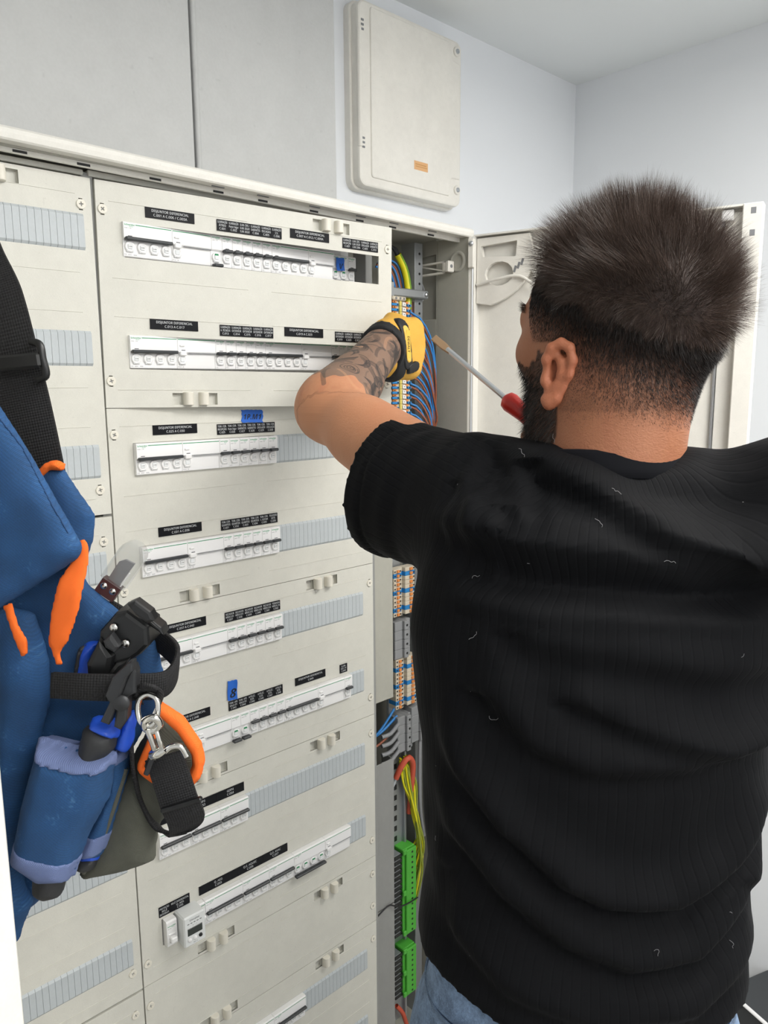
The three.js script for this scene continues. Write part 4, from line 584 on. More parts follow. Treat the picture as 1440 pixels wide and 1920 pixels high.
  const h4 = mesh('eyebrow', [put(strands(eyebrow, 4))], hairM, man); h4.userData.kind = 'stuff';
}
// --- t-shirt
const SD = V3(LEL[0] - LSH[0], LEL[1] - LSH[1], LEL[2] - LSH[2]).normalize();
const S0 = [-118, -56, -44], S1 = [-214, -34, -162], SC = V3(...S1);
const shT = torso(13), shL = cone([-54, -30, 4], [-122, -44, -46], 47, 71), shR = cone([44, -33, 8], [RSH[0] - 4, RSH[1] - 12, RSH[2]], 46, 63), SX = [S1[0] - 40, S1[1] - 2, S1[2] - 44], slL = cone(S0, SX, 72, 87), slIn = cone(S0, SX, 63, 78), slR = cone(RSH, lerp3(RSH, REL, .62), 68, 74), slRin = cone(lerp3(RSH, REL, .45), lerp3(RSH, REL, .8), 58, 68), neckCut = cone([-8, 60, 0], [-8, -8, -10], 60, 60);
function lerp3(a, b, t) { return [lerp(a[0], b[0], t), lerp(a[1], b[1], t), lerp(a[2], b[2], t)]; }
const RD = V3(REL[0] - RSH[0], REL[1] - RSH[1], REL[2] - RSH[2]).normalize(), RC = lerp3(RSH, REL, .6);
const cuffL = (x, y, z) => (x - SC.x) * -.72 + (y - SC.y) * .12 + (z - SC.z) * -.68;
const cuffR = (x, y, z) => (x - RC[0]) * RD.x + (y - RC[1]) * RD.y + (z - RC[2]) * RD.z;
const shirtSDF = (x, y, z) => {
  let t = smax(shT(x, y, z), y - 2, 10); t = smin(smin(t, shL(x, y, z), 40), shR(x, y, z), 40); t = Math.max(t, -542 + 40 * smooth(-70, -195, x) + 8 * smooth(60, 140, x) - y);
  let s = Math.max(slL(x, y, z), cuffL(x, y, z)); let r = Math.max(slR(x, y, z), cuffR(x, y, z)); r = Math.max(r, -slRin(x, y, z));
  return Math.max(smin(smin(t, s, 24), r, 24), -Math.max(slIn(x, y, z), -40 - cuffL(x, y, z)));
};
const FOLDS = [[10, 15, [[-190, -200], [-156, -262], [-116, -315], [-61, -364], [-25, -383], [35, -386], [88, -354], [125, -315]]], [9, 17, [[-190, -267], [-160, -330], [-110, -385], [-59, -424], [-2, -447], [58, -442], [106, -403], [140, -370]]], [6, 16, [[-128, -191], [-94, -231], [-45, -250], [28, -250], [134, -238]]], [5, 13, [[-56, -191], [2, -217], [71, -238], [134, -228]]], [6, 18, [[-190, -363], [-164, -435], [-108, -481], [-36, -504], [60, -500], [130, -470]]], [7, 14, [[-75, 3], [-41, -15], [-8, -39], [19, -54], [52, -65], [130, -70]]], [10, 20, [[-165, -48], [-98, -61], [-42, -67], [23, -74], [130, -78]]], [4, 12, [[-140, 24], [-146, -15], [-139, -52]]], [3.5, 11, [[-111, 22], [-100, -6], [-104, -39]]], [3.5, 18, [[-96, -136], [-25, -147], [47, -162], [130, -168]]], [-5, 14, [[-170, -92], [-98, -97], [-20, -100], [80, -108], [140, -108]]], [5, 10, [[-198, -225], [-186, -300], [-176, -380], [-180, -450]]], [3, 10, [[120, -385], [140, -410], [150, -440]]]];
function foldAt(x, y) { let s = 0; for (const [amp, w, pl] of FOLDS) { let d = 1e9, up = 0; for (let i = 0; i + 1 < pl.length; i++) { const [ax, ay] = pl[i], [bx, by] = pl[i + 1], dx = bx - ax, dy = by - ay, t0 = ((x - ax) * dx + (y - ay) * dy) / (dx * dx + dy * dy), t = clamp(t0), q = Math.hypot(x - ax - dx * t, y - ay - dy * t); if (q < d) { d = q; up = (y - ay - dy * t); } } { const W = w * (up > 0 ? 1.55 : .72); if (d < W * 3) s += amp * (Math.exp(-d * d / (W * W)) - (up > 0 ? .12 : .4) * Math.exp(-((d - 1.8 * W) ** 2) / (W * W))); } } return s; }
{
  const arcT = [0]; for (let i = 1; i <= 256; i++) { const t = (i - .5) / 256 * Math.PI; arcT.push(arcT[i - 1] + Math.hypot(.178 * Math.cos(t), .112 * Math.sin(t)) * Math.PI / 256); } const arcAt = t => { const k = Math.min(255.999, Math.abs(t) / Math.PI * 256), i = Math.floor(k); return Math.sign(t) * lerp(arcT[i], arcT[i + 1], k - i); };
  const g0 = nets(shirtSDF, [-340, -572, -290], [270, 50, 160], 4.8), p = g0.getAttribute('position'), n = g0.getAttribute('normal');
  for (let i = 0; i < p.count; i++) { const x = p.getX(i), y = p.getY(i), z = p.getZ(i); const back = smooth(-40, 30, z + .35 * Math.min(0, x + 120)), slv = smooth(-150, -185, x); let d = back * (1 - slv) * 1.7 * smooth(168, 92, x) * foldAt(x, y) + 1.6 * noise3(x * .02, y * .03, z * .02) + 1.2 * noise3(x * .05 + 4, y * .02, z * .05);
    if (slv > 0 && y < 30) d += slv * (2.4 * Math.sin(cuffL(x, y, z) * .16 + y * .02) * smooth(-120, -60, cuffL(x, y, z)) * .4 + 5 * smooth(6, 0, Math.abs(cuffL(x, y, z) + 26)) * -.5); if (z > -30 && x < -118 && x > -190 && y > -110) d += 1.5 * Math.sin((x * .8 + z * .5) * .28) * smooth(-190, -150, x) * smooth(-110, -60, y); p.setXYZ(i, x + n.getX(i) * d, y + n.getY(i) * d, z + n.getZ(i) * d); }
  g0.computeVertexNormals();
  const g = g0.toNonIndexed(), q = g.getAttribute('position'), uv = new Float32Array(q.count * 2); const up = V3(0, 1, 0).addScaledVector(SD, -SD.y).normalize(), si = new THREE.Vector3().crossVectors(SD, up), v = V3();
  for (let i = 0; i < q.count; i += 3) { let m = 0; for (let k = 0; k < 3; k++) { const x = q.getX(i + k), y = q.getY(i + k), z = q.getZ(i + k); m += slL(x, y, z) < shT(x, y, z) - 2 ? 1 : 0; } const sleeve = m >= 2; let prev = null;
    for (let k = 0; k < 3; k++) { const x = q.getX(i + k), y = q.getY(i + k), z = q.getZ(i + k); let a, b; if (sleeve) { v.set(x - S0[0], y - S0[1], z - S0[2]); a = Math.atan2(v.dot(si), v.dot(up)) * .078; b = v.dot(SD) / 1000; if (prev !== null && Math.abs(a - prev) > .2) a += a < prev ? .49 : -.49; } else { a = arcAt(Math.atan2((x + 18) / 178, (z - 6) / 112)); b = y / 1000; if (prev !== null && Math.abs(a - prev) > .4) a += a < prev ? 2 * arcAt(Math.PI) : -2 * arcAt(Math.PI); } prev = a; uv[2 * (i + k)] = a; uv[2 * (i + k) + 1] = b; } }
  g.setAttribute('uv', new THREE.BufferAttribute(uv, 2));
  const rib = noiseTex(128, 12, (u, w, nz, R) => { const ph = (u * 4) % 1, d = Math.min(Math.abs(ph - .5), 1) ; const gr = 1 - Math.exp(-(((ph - .5) / .10) ** 2)); const k = 255 * clamp(.78 * gr + .12 * R() + .1 * nz(4)); return [k, k, k]; }); const ribT = rib.clone(); ribT.repeat.set(1 / .034, 1 / .034); ribT.needsUpdate = true;
  MAT.shirt = new THREE.MeshPhysicalMaterial({ color: 0x06070a, roughness: .8, specularIntensity: .3, sheen: .14, sheenRoughness: .5, sheenColor: new THREE.Color(0x3c4252), bumpMap: ribT, bumpScale: .0003 });
  const sh = mesh('shirt', [put(g)], MAT.shirt, man, 'black ribbed cotton t-shirt');
  // collar band
  const cg = new THREE.BufferGeometry(), P = [], T = [], nU = 72, prof = [[0, -14], [4, -13], [5, -4], [4, 8], [2, 11], [-1, 11.5], [-3, 8], [-3, -10]]; for (let i = 0; i < nU; i++) { const a = i / nU * 6.2832, c = Math.cos(a), s = Math.sin(a); for (const [o, y] of prof) { const t = (y + 14) / 26; P.push(-9 + (77 - 5 * t + o) * c, 1 + y + 9 * s * .8 + (c < 0 ? 2 : -3) * Math.abs(c), -2 + (71 - 6 * t + o) * s); } } const m = prof.length; for (let i = 0; i < nU; i++) for (let j = 0; j < m; j++) { const a = i * m + j, b = (i + 1) % nU * m + j, c = i * m + (j + 1) % m, d = (i + 1) % nU * m + (j + 1) % m; T.push(a, b, c, b, d, c); } cg.setAttribute('position', new THREE.Float32BufferAttribute(P, 3)); cg.setIndex(T); cg.computeVertexNormals();
  mesh('collar', [put(cg.toNonIndexed())], new THREE.MeshPhysicalMaterial({ color: 0x0a0b10, roughness: .9, specularIntensity: .35, sheen: .2, sheenRoughness: .6, sheenColor: new THREE.Color(0x3a3d48), side: THREE.DoubleSide }), sh);
  // sleeve hem stitching and lint
  const R = rng(44), lint = []; const np = p.count; for (let k = 0; k < 60; k++) { const i = Math.floor(R() * np); const o = V3(p.getX(i), p.getY(i), p.getZ(i)); if (o.z < 20) continue; const nx = g0.getAttribute('normal'); const n0 = V3(nx.getX(i), nx.getY(i), nx.getZ(i)); const pts = []; let a = R() * 6.3; const pos = o.clone().addScaledVector(n0, .5); for (let s = 0; s < 6; s++) { pts.push(pos.clone()); a += (R() - .5) * 2.4; pos.add(V3(Math.cos(a) * 2.2, Math.sin(a) * 2.2, (R() - .5) * .6)); } lint.push(put(tube(pts, .16, 14, 4))); }
  const li = mesh('lint', lint, std(0x9a9a9c, .9), sh); li.userData.kind = 'stuff';
}
// --- jeans, shoes
{
  const fy = -MY * 1000; const hipT = (x, y, z) => { const a = lerp(158, 168, smooth(-540, -640, y)), b = lerp(98, 112, smooth(-540, -680, y)); const q = Math.pow(Math.pow(Math.abs(x + 22) / a, 2.4) + Math.pow(Math.abs(z - 6) / b, 2.4), 1 / 2.4); return Math.max((q - 1) * 96, y + 512, -660 - y); };
  const legs = join(18, cone([-98, -640, 4], [-112, -1050, -6], 92, 62), cone([-112, -1050, -6], [-118, fy + 60, 10], 62, 52), cone([54, -640, 4], [70, -1050, -4], 92, 62), cone([70, -1050, -4], [78, fy + 60, 12], 62, 52));
  const jf = (x, y, z) => Math.max(smin(hipT(x, y, z), legs(x, y, z), 40), fy + 34 - y) + 1.2 * noise3(x * .03, y * .05, z * .03);
  const g = nets(jf, [-230, fy + 20, -130], [190, -500, 140], 9).toNonIndexed(); const q = g.getAttribute('position'), uv = new Float32Array(q.count * 2); for (let i = 0; i < q.count; i++) { uv[2 * i] = (q.getX(i) + q.getZ(i)) / 1000; uv[2 * i + 1] = q.getY(i) / 1000; } g.setAttribute('uv', new THREE.BufferAttribute(uv, 2));
  const den = noiseTex(128, 31, (u, v, n, R) => { const tw = .5 + .5 * Math.sin((u + v) * 6.2832 * 32), k = .72 + .16 * tw + .16 * (n(3) - .5) + .2 * (R() - .5) + .22 * (n(1) - .5); return [134 * k, 160 * k, 194 * k]; }, true); const dt = den.clone(); dt.repeat.set(12, 12); dt.needsUpdate = true; const jm = std(0xffffff, .85, { map: dt });
  const j = mesh('jeans', [put(g)], jm, man, 'washed blue denim jeans');
  const ring = (y, h, o) => { const P = [], T = [], n = 60; for (let i = 0; i < n; i++) { const a = i / n * 6.2832, c = Math.cos(a), s = Math.sin(a), e = 2 / 2.4; const X = Math.sign(c) * Math.abs(c) ** e, Z = Math.sign(s) * Math.abs(s) ** e; for (const [k, yy] of [[0, -h], [o, -h], [o, h], [0, h]]) P.push(-22 + (160 + k) * X, y + yy, 6 + (101 + k) * Z); } for (let i = 0; i < n; i++) for (let k = 0; k < 4; k++) { const a = i * 4 + k, b = (i + 1) % n * 4 + k, c = i * 4 + (k + 1) % 4, d = (i + 1) % n * 4 + (k + 1) % 4; T.push(a, b, c, b, d, c); } const r = new THREE.BufferGeometry(); r.setAttribute('position', new THREE.Float32BufferAttribute(P, 3)); r.setIndex(T); r.computeVertexNormals(); return boxUV(put(r.toNonIndexed())); };
  mesh('waistband', [ring(-578, 20, 4)], std(0xffffff, .85, { map: dt, side: THREE.DoubleSide }), j);
  for (const x of [-158, -60, 30, 110]) { const c = Math.abs((x + 22) / 162), z = 6 + 106 * Math.pow(Math.max(0, 1 - c ** 2.4), 1 / 2.4); mesh('belt_loop', [boxUV(put(cbox(x - 6, x + 6, -606, -552, z - 2, z + 7, 2)))], jm, j); }
  const sm = std(0x2b2420, .6); for (const [s, x, z] of [[-1, -118, 12], [1, 78, 14]]) mesh('shoe', [put(nets(join(18, cone([x, fy + 46, z + 10], [x, fy + 42, z - 60], 44, 40), cone([x, fy + 40, z - 60], [x + s * 8, fy + 34, z - 170], 40, 30), cone([x, fy + 80, z], [x, fy + 46, z], 46, 44)), [x - 70, fy, z - 220], [x + 70, fy + 120, z + 70], 7))], sm, man, 'dark leather shoe');
}
// --- yellow work glove on his left hand
{
  const w = V3(.6, .0, -.8).normalize(), c = V3(-.02, 1, -.02); c.addScaledVector(w, -c.dot(w)).normalize(); const n = new THREE.Vector3().crossVectors(w, c); if (n.x > 0) n.negate();     // n: palm side, towards the plates
  const O = V3(...LWR).addScaledVector(AX, -4), K = (u, v, s) => { const p = O.clone().addScaledVector(w, u).addScaledVector(c, v).addScaledVector(n, s); return [p.x, p.y, p.z]; };
  const fs = []; for (let i = 0; i < 4; i++) { const v = 34 - i * 22, L = [80, 86, 82, 72][i]; fs.push(cone(K(4, v * .6, 0), K(L, v, 0), 20, 19)); }
  fs.push(cone(K(26, -30, 6), K(60, -28, 10), 22, 18), cone(K(26, 26, 8), K(50, 40, 16), 22, 18));
  const palm = join(16, ...fs); const fing = []; for (let i = 0; i < 4; i++) { const v = 34 - i * 22.5, L = [86, 90, 84, 74][i], r = [12.5, 13, 12.5, 11.5][i], k = [1, 1.06, 1, .84][i]; fing.push(cone(K(L, v, -2), K(L + 26 * k, v, 26 * k), r + 1.5, r), cone(K(L + 26 * k, v, 26 * k), K(L + 22 * k, v * .98, 52 * k), r, r - 1), cone(K(L + 22 * k, v * .98, 52 * k), K(L + 2, v * .96, 64 * k), r - 1, r - 2)); }
  fing.push(cone(K(50, 40, 16), K(84, 44, 36), 15, 13), cone(K(84, 44, 36), K(106, 34, 52), 13, 11));
  const glove = join(7, palm, ...fing), cut = (x, y, z) => { const a = (x - O.x) * w.x + (y - O.y) * w.y + (z - O.z) * w.z; return a; };
  const G = (x, y, z) => { const a = cut(x, y, z); return glove(x, y, z) + 1.1 * noise3(x * .06, y * .1, z * .06) * smooth(0, 30, a) + .9 * Math.sin((x * .3 + y) * .22) * smooth(-10, 10, a) * smooth(60, 30, a); };
  const g = nets(G, [O.x - 130, O.y - 90, O.z - 170], [O.x + 120, O.y + 130, O.z + 60], 3).toNonIndexed(); boxUV(put(g));
  const gm = std(0xdba844, .75, { bumpMap: rep(grain, 10), bumpScale: .0006 });
  const gl = mesh('work_glove', [g], gm, man, 'yellow leather work glove with a black cuff and strap');
  const fore = cone(LEL, [LWR[0] + AX.x * 60, LWR[1] + AX.y * 60, LWR[2] + AX.z * 60], 42, 33), bandSDF = (a0, a1, grow) => (x, y, z) => { const a = (x - LWR[0]) * AX.x + (y - LWR[1]) * AX.y + (z - LWR[2]) * AX.z; return Math.max(smin(fore(x, y, z), glove(x, y, z), 5) - grow, a0 - a, a - a1); };
  mesh('cuff', [boxUV(put(nets(bandSDF(-13, 6, 2.2), [O.x - 90, O.y - 80, O.z - 70], [O.x + 90, O.y + 90, O.z + 70], 2.8).toNonIndexed()))], std(0x16171a, .75), gl, 'black elastic cuff');
  // strap across the back of the hand with its moulded tab
  const out = n.clone().negate(); const sw = (x, y, z) => { const a = cut(x, y, z), v = (x - O.x) * c.x + (y - O.y) * c.y + (z - O.z) * c.z, s = (x - O.x) * out.x + (y - O.y) * out.y + (z - O.z) * out.z; return [a, v, s]; };
  const seg = (a0, v0, a1, v1, r, g2) => (x, y, z) => { const [a, v, s] = sw(x, y, z); if (s < 0) return 20; const dx = a1 - a0, dv = v1 - v0, t = clamp(((a - a0) * dx + (v - v0) * dv) / (dx * dx + dv * dv)); return Math.max(glove(x, y, z) - g2, Math.hypot(a - a0 - dx * t, v - v0 - dv * t) - r); };
  const lo = [O.x - 60, O.y - 90, O.z - 110], hi = [O.x + 110, O.y + 100, O.z + 60];
  const st = mesh('strap', [boxUV(put(nets(seg(26, 34, 34, -24, 12, 4), lo, hi, 2.4).toNonIndexed()))], std(0x141518, .55), gl, 'black strap with a yellow printed panel');
  mesh('panel', [boxUV(put(nets(seg(27, 27, 33, -18, 7, 5.4), lo, hi, 2.2).toNonIndexed()))], std(0xe9bd55, .5), gl);
  mesh('tab', [boxUV(put(nets(seg(44, -34, 58, -30, 8.5, 5), lo, hi, 2.4).toNonIndexed()))], std(0x141518, .5), gl);
   const nm = cell(44, 10, '#e6bb52', (W2, H2) => { ctx.fillStyle = '#17181a'; ctx.font = `bold ${H2 * .8}px sans-serif`; ctx.textAlign = 'center'; ctx.textBaseline = 'middle'; ctx.save(); ctx.translate(W2 / 2, H2 / 2); ctx.scale(.82, 1); ctx.fillText('DEWALT', 0, 0); ctx.restore(); }, 9);
  { let s = 70; const q = K(30, 4, 0), f = k => glove(q[0] + out.x * k, q[1] + out.y * k, q[2] + out.z * k); while (f(s) > 5.6 && s > 0) s -= .5; const M = new THREE.Matrix4().makeBasis(c.clone().negate(), new THREE.Vector3().crossVectors(out, c.clone().negate()), out); const pg = printed(nm, -22, -5, 0); pg.applyMatrix4(M); pg.translate(q[0] + out.x * (s + .6), q[1] + out.y * (s + .6), q[2] + out.z * (s + .6)); mesh('panel_print', [put(pg)], MAT.print, gl); }
}
// --- screwdriver in his right hand
{
  const o = thing('screwdriver', 'flat-blade screwdriver with a red handle held in front of the face', 'screwdriver', [0, 0, 0]); o.position.copy(man.position); o.rotation.copy(man.rotation);
  const q = new THREE.Quaternion().setFromUnitVectors(V3(0, 1, 0), DH), H0 = V3(...RHA); const pl = g => { g.applyQuaternion(q); g.translate(H0.x, H0.y, H0.z); return put(g); };
  mesh('handle', [pl(lathe([[0, -48], [9, -47], [13, -40], [14, -20], [12, 0], [14, 30], [13, 60], [15, 76], [16, 82], [14, 88], [6, 92], [3, 92]].map(([r, y]) => [r * .72, y + 24]), 26))], std(0xd2352c, .35), o, 'red plastic handle');
  mesh('shaft', [pl(lathe([[0, 104], [3.2, 104], [3.2, 212], [0, 212]], 18))], MAT.steel, o);
  mesh('blade', [pl(xf(extrude([[-3.2, 0], [3.2, 0], [4.6, 12], [4.2, 30], [-4.2, 30], [-4.6, 12]], 2.4, [], .6), g => g.translate(0, 206, -1.2)))], std(0x9a7f62, .6, { metalness: .4 }), o, 'dirty brownish blade');
}
// ------------------------------------------------------------------ the tool bag hanging on the near door, drawn on an upright plane facing the viewer
const BAGD = 545, bagO = at(180, 1350, BAGD), bagR = V3(Math.cos(YAW), 0, -Math.sin(YAW)), bagF = V3(-Math.sin(YAW), 0, -Math.cos(YAW));
const bagBase = V3(bagO.x, bagO.y - .2, bagO.z);
function bp(px, py, z = 0) {                           // bag coordinates in mm: right, up, towards the viewer
  const d = at(px, py, 1000).sub(camera.position), t = (bagO.clone().addScaledVector(bagF, -z / 1000).sub(camera.position).dot(bagF)) / d.dot(bagF), p = camera.position.clone().addScaledVector(d, t).sub(bagO); return [p.dot(bagR) * 1000, p.y * 1000];
}
const bp3 = (px, py, z) => { const [x, y] = bp(px, py, z); return V3(x, y, z); };
const bput = g => { g.scale(.001, .001, .001); g.translate(0, .2, 0); return g; };
function sdPoly(P) { return (x, y) => { let d = 1e9, s = 1; for (let i = 0, j = P.length - 1; i < P.length; j = i++) { const [ax, ay] = P[i], [bx, by] = P[j], ex = bx - ax, ey = by - ay, wx = x - ax, wy = y - ay, t = clamp((wx * ex + wy * ey) / (ex * ex + ey * ey)), qx = wx - ex * t, qy = wy - ey * t; d = Math.min(d, qx * qx + qy * qy); const c1 = y >= ay, c2 = y < by, c3 = ex * wy > ey * wx; if ((c1 && c2 && c3) || (!c1 && !c2 && !c3)) s = -s; } return s * Math.sqrt(d); }; }
function puffField(poly, z0, T, w, lean = 0, wr = 1) { const P = poly.map(([a, b]) => bp(a, b, z0)), sd = sdPoly(P); const f = (x, y, z) => { const d = -sd(x, y), zz = z - z0 - lean * (y / 100) - wr * (2.2 * noise3(x * .03 + z0, y * .03, 0) + .9 * noise3(x * .09, y * .07 + z0, 3)); if (d <= 0) return Math.hypot(d, Math.max(0, Math.abs(zz))) || .01; const k = 1 - Math.min(1, d / w); return Math.abs(zz) - T * Math.sqrt(Math.max(0, 1 - k * k)); }; f.box = [[Math.min(...P.map(p => p[0])) - 8, Math.min(...P.map(p => p[1])) - 8, z0 - T - 16 - Math.abs(lean) * 2], [Math.max(...P.map(p => p[0])) + 8, Math.max(...P.map(p => p[1])) + 8, z0 + T + 16 + Math.abs(lean) * 2]]; return f; }
function fieldMesh(name, f, h, mat, parent, label, box) { const g = nets(f, ...(box || f.box), h).toNonIndexed(), p = g.getAttribute('position'), uv = new Float32Array(p.count * 2); for (let i = 0; i < p.count; i++) { uv[2 * i] = (p.getX(i) + .4 * p.getZ(i)) / 1000; uv[2 * i + 1] = (p.getY(i) + .3 * p.getZ(i)) / 1000; } g.setAttribute('uv', new THREE.BufferAttribute(uv, 2)); return mesh(name, [bput(g)], mat, parent, label); }
const puff = (name, poly, z0, T, w, mat, parent, label, o = {}) => fieldMesh(name, puffField(poly, z0, T, w, o.lean || 0, o.wr ?? 1), o.h || 2.4, mat, parent, label);
function over(f, poly, z, grow) { const sd = sdPoly(poly.map(([a, b]) => bp(a, b, z))); const q = (x, y, zz) => Math.max(f(x, y, zz) - grow, sd(x, y)); q.box = f.box; return q; }
// flat webbing along a path; half widths as vectors
function webbing(path, half, th, seg = 60) {
  const C = new THREE.CatmullRomCurve3(path, false, 'centripetal'), Hc = new THREE.CatmullRomCurve3(half, false, 'centripetal'), P = [], T = [], UV = [], len = C.getLength();
  for (let i = 0; i <= seg; i++) { const t = i / seg, c = C.getPoint(t), h = Hc.getPoint(t), tg = C.getTangent(t), n = new THREE.Vector3().crossVectors(tg, h).normalize(); const r = [[-1, -.5], [-.97, .5], [0, .62], [.97, .5], [1, -.5], [0, -.62]]; r.forEach(([a, b], k) => { const p = c.clone().addScaledVector(h, a).addScaledVector(n, b * th); P.push(p.x, p.y, p.z); UV.push(a * h.length() / 1000, t * len / 1000); }); }
  for (let i = 0; i < seg; i++) for (let k = 0; k < 6; k++) { const a = i * 6 + k, b = i * 6 + (k + 1) % 6, c = a + 6, d = b + 6; T.push(a, b, c, b, d, c); } for (const o of [0, seg * 6]) for (let k = 1; k < 5; k++) T.push(o, o + k, o + k + 1);
  const g = new THREE.BufferGeometry(); g.setAttribute('position', new THREE.Float32BufferAttribute(P, 3)); g.setAttribute('uv', new THREE.Float32BufferAttribute(UV, 2)); g.setIndex(T); g.computeVertexNormals(); return g.toNonIndexed();
}
const twill = noiseTex(128, 41, (u, v, n, R) => { const t = .5 + .5 * Math.sin((u * 16 + v * 16) * 6.2832), s = .5 + .5 * Math.sin((u * 16 - v * 32) * 6.2832); const k = 255 * clamp(.6 * t + .25 * s + .15 * R()); return [k, k, k]; });
const blueTone = noiseTex(256, 42, (u, v, n, R) => { const t = .5 + .5 * Math.sin((u * 48 + v * 48) * 6.2832), w = smooth(.72, .95, .6 * n(1) + .4 * n(4)) * .4 + smooth(.8, 1, n(5)) * smooth(.5, .8, n(1)) * .12, k = .88 + .1 * t + .16 * (n(1) - .5) + .12 * (R() - .5); return [lerp(30 * k, 130, w), lerp(76 * k, 155, w), lerp(124 * k, 185, w)]; }, true);
const webT = noiseTex(64, 43, (u, v, n, R) => { const t = .5 + .5 * Math.sin(v * 6.2832 * 8), s = .5 + .5 * Math.sin(u * 6.2832 * 8); const k = 255 * clamp(.55 * t + .3 * s + .15 * R()); return [k, k, k]; });
const BM = {
  blue: std(0xffffff, .82, { map: rep(blueTone, 9), bumpMap: rep(twill, 76), bumpScale: .00018 }), trim: std(0x66759f, .8, { map: rep(paintTone, 20), bumpMap: rep(twill, 60), bumpScale: .0003 }), orange: std(0xee6a1a, .78, { bumpMap: rep(twill, 80), bumpScale: .00018 }),
  web: std(0x121214, .8, { bumpMap: rep(webT, 70), bumpScale: .0005 }), pouch: std(0x56574d, .85, { map: rep(paintTone, 12), bumpMap: rep(twill, 56), bumpScale: .0004 }), plastic: std(0x121314, .38), rubber: std(0x2b2c2e, .6, { map: rep(paintTone, 30) }), toolBlue: std(0x1f4fc0, .42), jaw: std(0x3a3b3d, .45, { metalness: .55 }), chrome: std(0xd8d6d0, .18, { metalness: 1 }),
};
const bag = thing('tool_bag', 'blue canvas tool bag with orange trim hanging at the left', 'tool bag', [bagBase.x, bagBase.y, bagBase.z]); bag.rotation.y = YAW;
puff('back_panel', [[-26, 1000], [60, 1020], [140, 1040], [166, 1096], [240, 1160], [292, 1200], [312, 1290], [262, 1380], [235, 1430], [180, 1590], [60, 1700], [0, 1720], [-26, 1600], [-26, 1200]], -16, 9, 14, BM.blue, bag);
puff('side_panel', [[-26, 1150], [20, 1140], [62, 1150], [92, 1240], [95, 1310], [75, 1385], [54, 1480], [36, 1600], [48, 1660], [62, 1690], [40, 1742], [34, 1765], [-26, 1790]], 0, 15, 30, BM.blue, bag);
const flap2 = puff('inner_flap', [[60, 900], [84, 880], [120, 878], [145, 915], [178, 964], [177, 1005], [160, 1060], [130, 1085], [90, 1000]], -2, 9, 18, BM.blue, bag);
puff('flap_trim', [[66, 888], [84, 868], [106, 862], [122, 870], [121, 882], [96, 880], [76, 896], [66, 902]], 2, 5, 4, BM.orange, flap2, 'orange edging', { h: 1.6, wr: .3 });
const fl = puffField([[-26, 728], [0, 762], [55, 850], [108, 940], [157, 1024], [150, 1044], [118, 1066], [60, 1102], [0, 1140], [-26, 1154]], 20, 10, 16, 0, 1); const flap = fieldMesh('front_flap', fl, 2.4, BM.blue, bag);
// stitching along the flap edge
{ const st = []; const path = [[-20, 770], [30, 840], [80, 930], [122, 1002]]; for (let i = 0; i + 1 < path.length; i++) for (let k = 0; k < 13; k++) { const t = k / 13, a = lerp(path[i][0], path[i + 1][0], t), b = lerp(path[i][1], path[i + 1][1], t), p = bp3(a, b, 31), q = bp3(a + 3.4, b + 6, 31); let z = 44; while (fl(p.x, p.y, z) > 0 && z > 10) z -= .5; p.z = q.z = z + .2; st.push(bput(tube([p, q], .5, 2, 5))); } const s = mesh('stitching', st, std(0x123760, .8), flap); s.userData.kind = 'stuff'; }
puff('orange_tab', [[144, 1018], [157, 1008], [167, 1026], [164, 1070], [152, 1140], [130, 1200], [114, 1224], [120, 1246], [106, 1246], [92, 1206], [97, 1150], [112, 1086], [134, 1052]], 18, 2.4, 5, BM.orange, bag, 'long folded orange tab', { h: 1.8 });
puff('orange_tab', [[4, 1134], [22, 1130], [34, 1172], [53, 1203], [51, 1227], [40, 1232], [24, 1192]], 22, 2.2, 4, BM.orange, bag, 'short orange tab', { h: 1.8, wr: .4 });
const slP = [[78, 1386], [150, 1402], [216, 1412], [206, 1490], [166, 1562], [140, 1638], [84, 1642], [26, 1602], [46, 1500]], slF = puffField(slP, 22, 20, 15, 0, .6), sleeve = fieldMesh('tool_sleeve', slF, 2.4, BM.blue, bag);
fieldMesh('sleeve_edging', over(slF, [[60, 1376], [220, 1400], [218, 1440], [150, 1434], [60, 1412]], 28, 2.3), 1.8, BM.trim, sleeve, 'faded violet-blue edging'); fieldMesh('sleeve_edging', over(slF, [[10, 1574], [160, 1612], [150, 1650], [80, 1656], [10, 1620]], 28, 1.3), 1.8, BM.trim, sleeve, 'faded violet-blue edging');
const sl2 = puffField([[208, 1400], [248, 1386], [240, 1450], [208, 1560], [192, 1602], [146, 1604], [165, 1550], [205, 1480]], 0, 14, 14, 0, .5), sleeve2 = fieldMesh('narrow_sleeve', sl2, 2.4, BM.blue, bag);
fieldMesh('sleeve_edging', over(sl2, [[200, 1405], [250, 1390], [246, 1424], [205, 1440]], 10, 1.2), 1.8, BM.trim, sleeve2); fieldMesh('sleeve_edging', over(sl2, [[140, 1572], [210, 1568], [200, 1606], [140, 1610]], 10, 1.2), 1.8, BM.trim, sleeve2);
const pouchF = puffField([[240, 1432], [268, 1385], [300, 1330], [350, 1368], [374, 1420], [364, 1452], [330, 1500], [296, 1550], [291, 1608], [240, 1628], [165, 1643], [150, 1634], [178, 1588], [215, 1500]], -14, 16, 20, 0, 1.2), pouch = fieldMesh('grey_pouch', pouchF, 2.4, BM.pouch, bag, 'dark grey canvas pouch');
puff('pouch_edging', [[290, 1332], [299, 1314], [345, 1344], [379, 1394], [384, 1426], [377, 1456], [358, 1476], [349, 1463], [362, 1432], [358, 1410], [334, 1372]], 2, 6, 5, BM.orange, pouch, 'orange edging', { h: 1.7, wr: .3 });
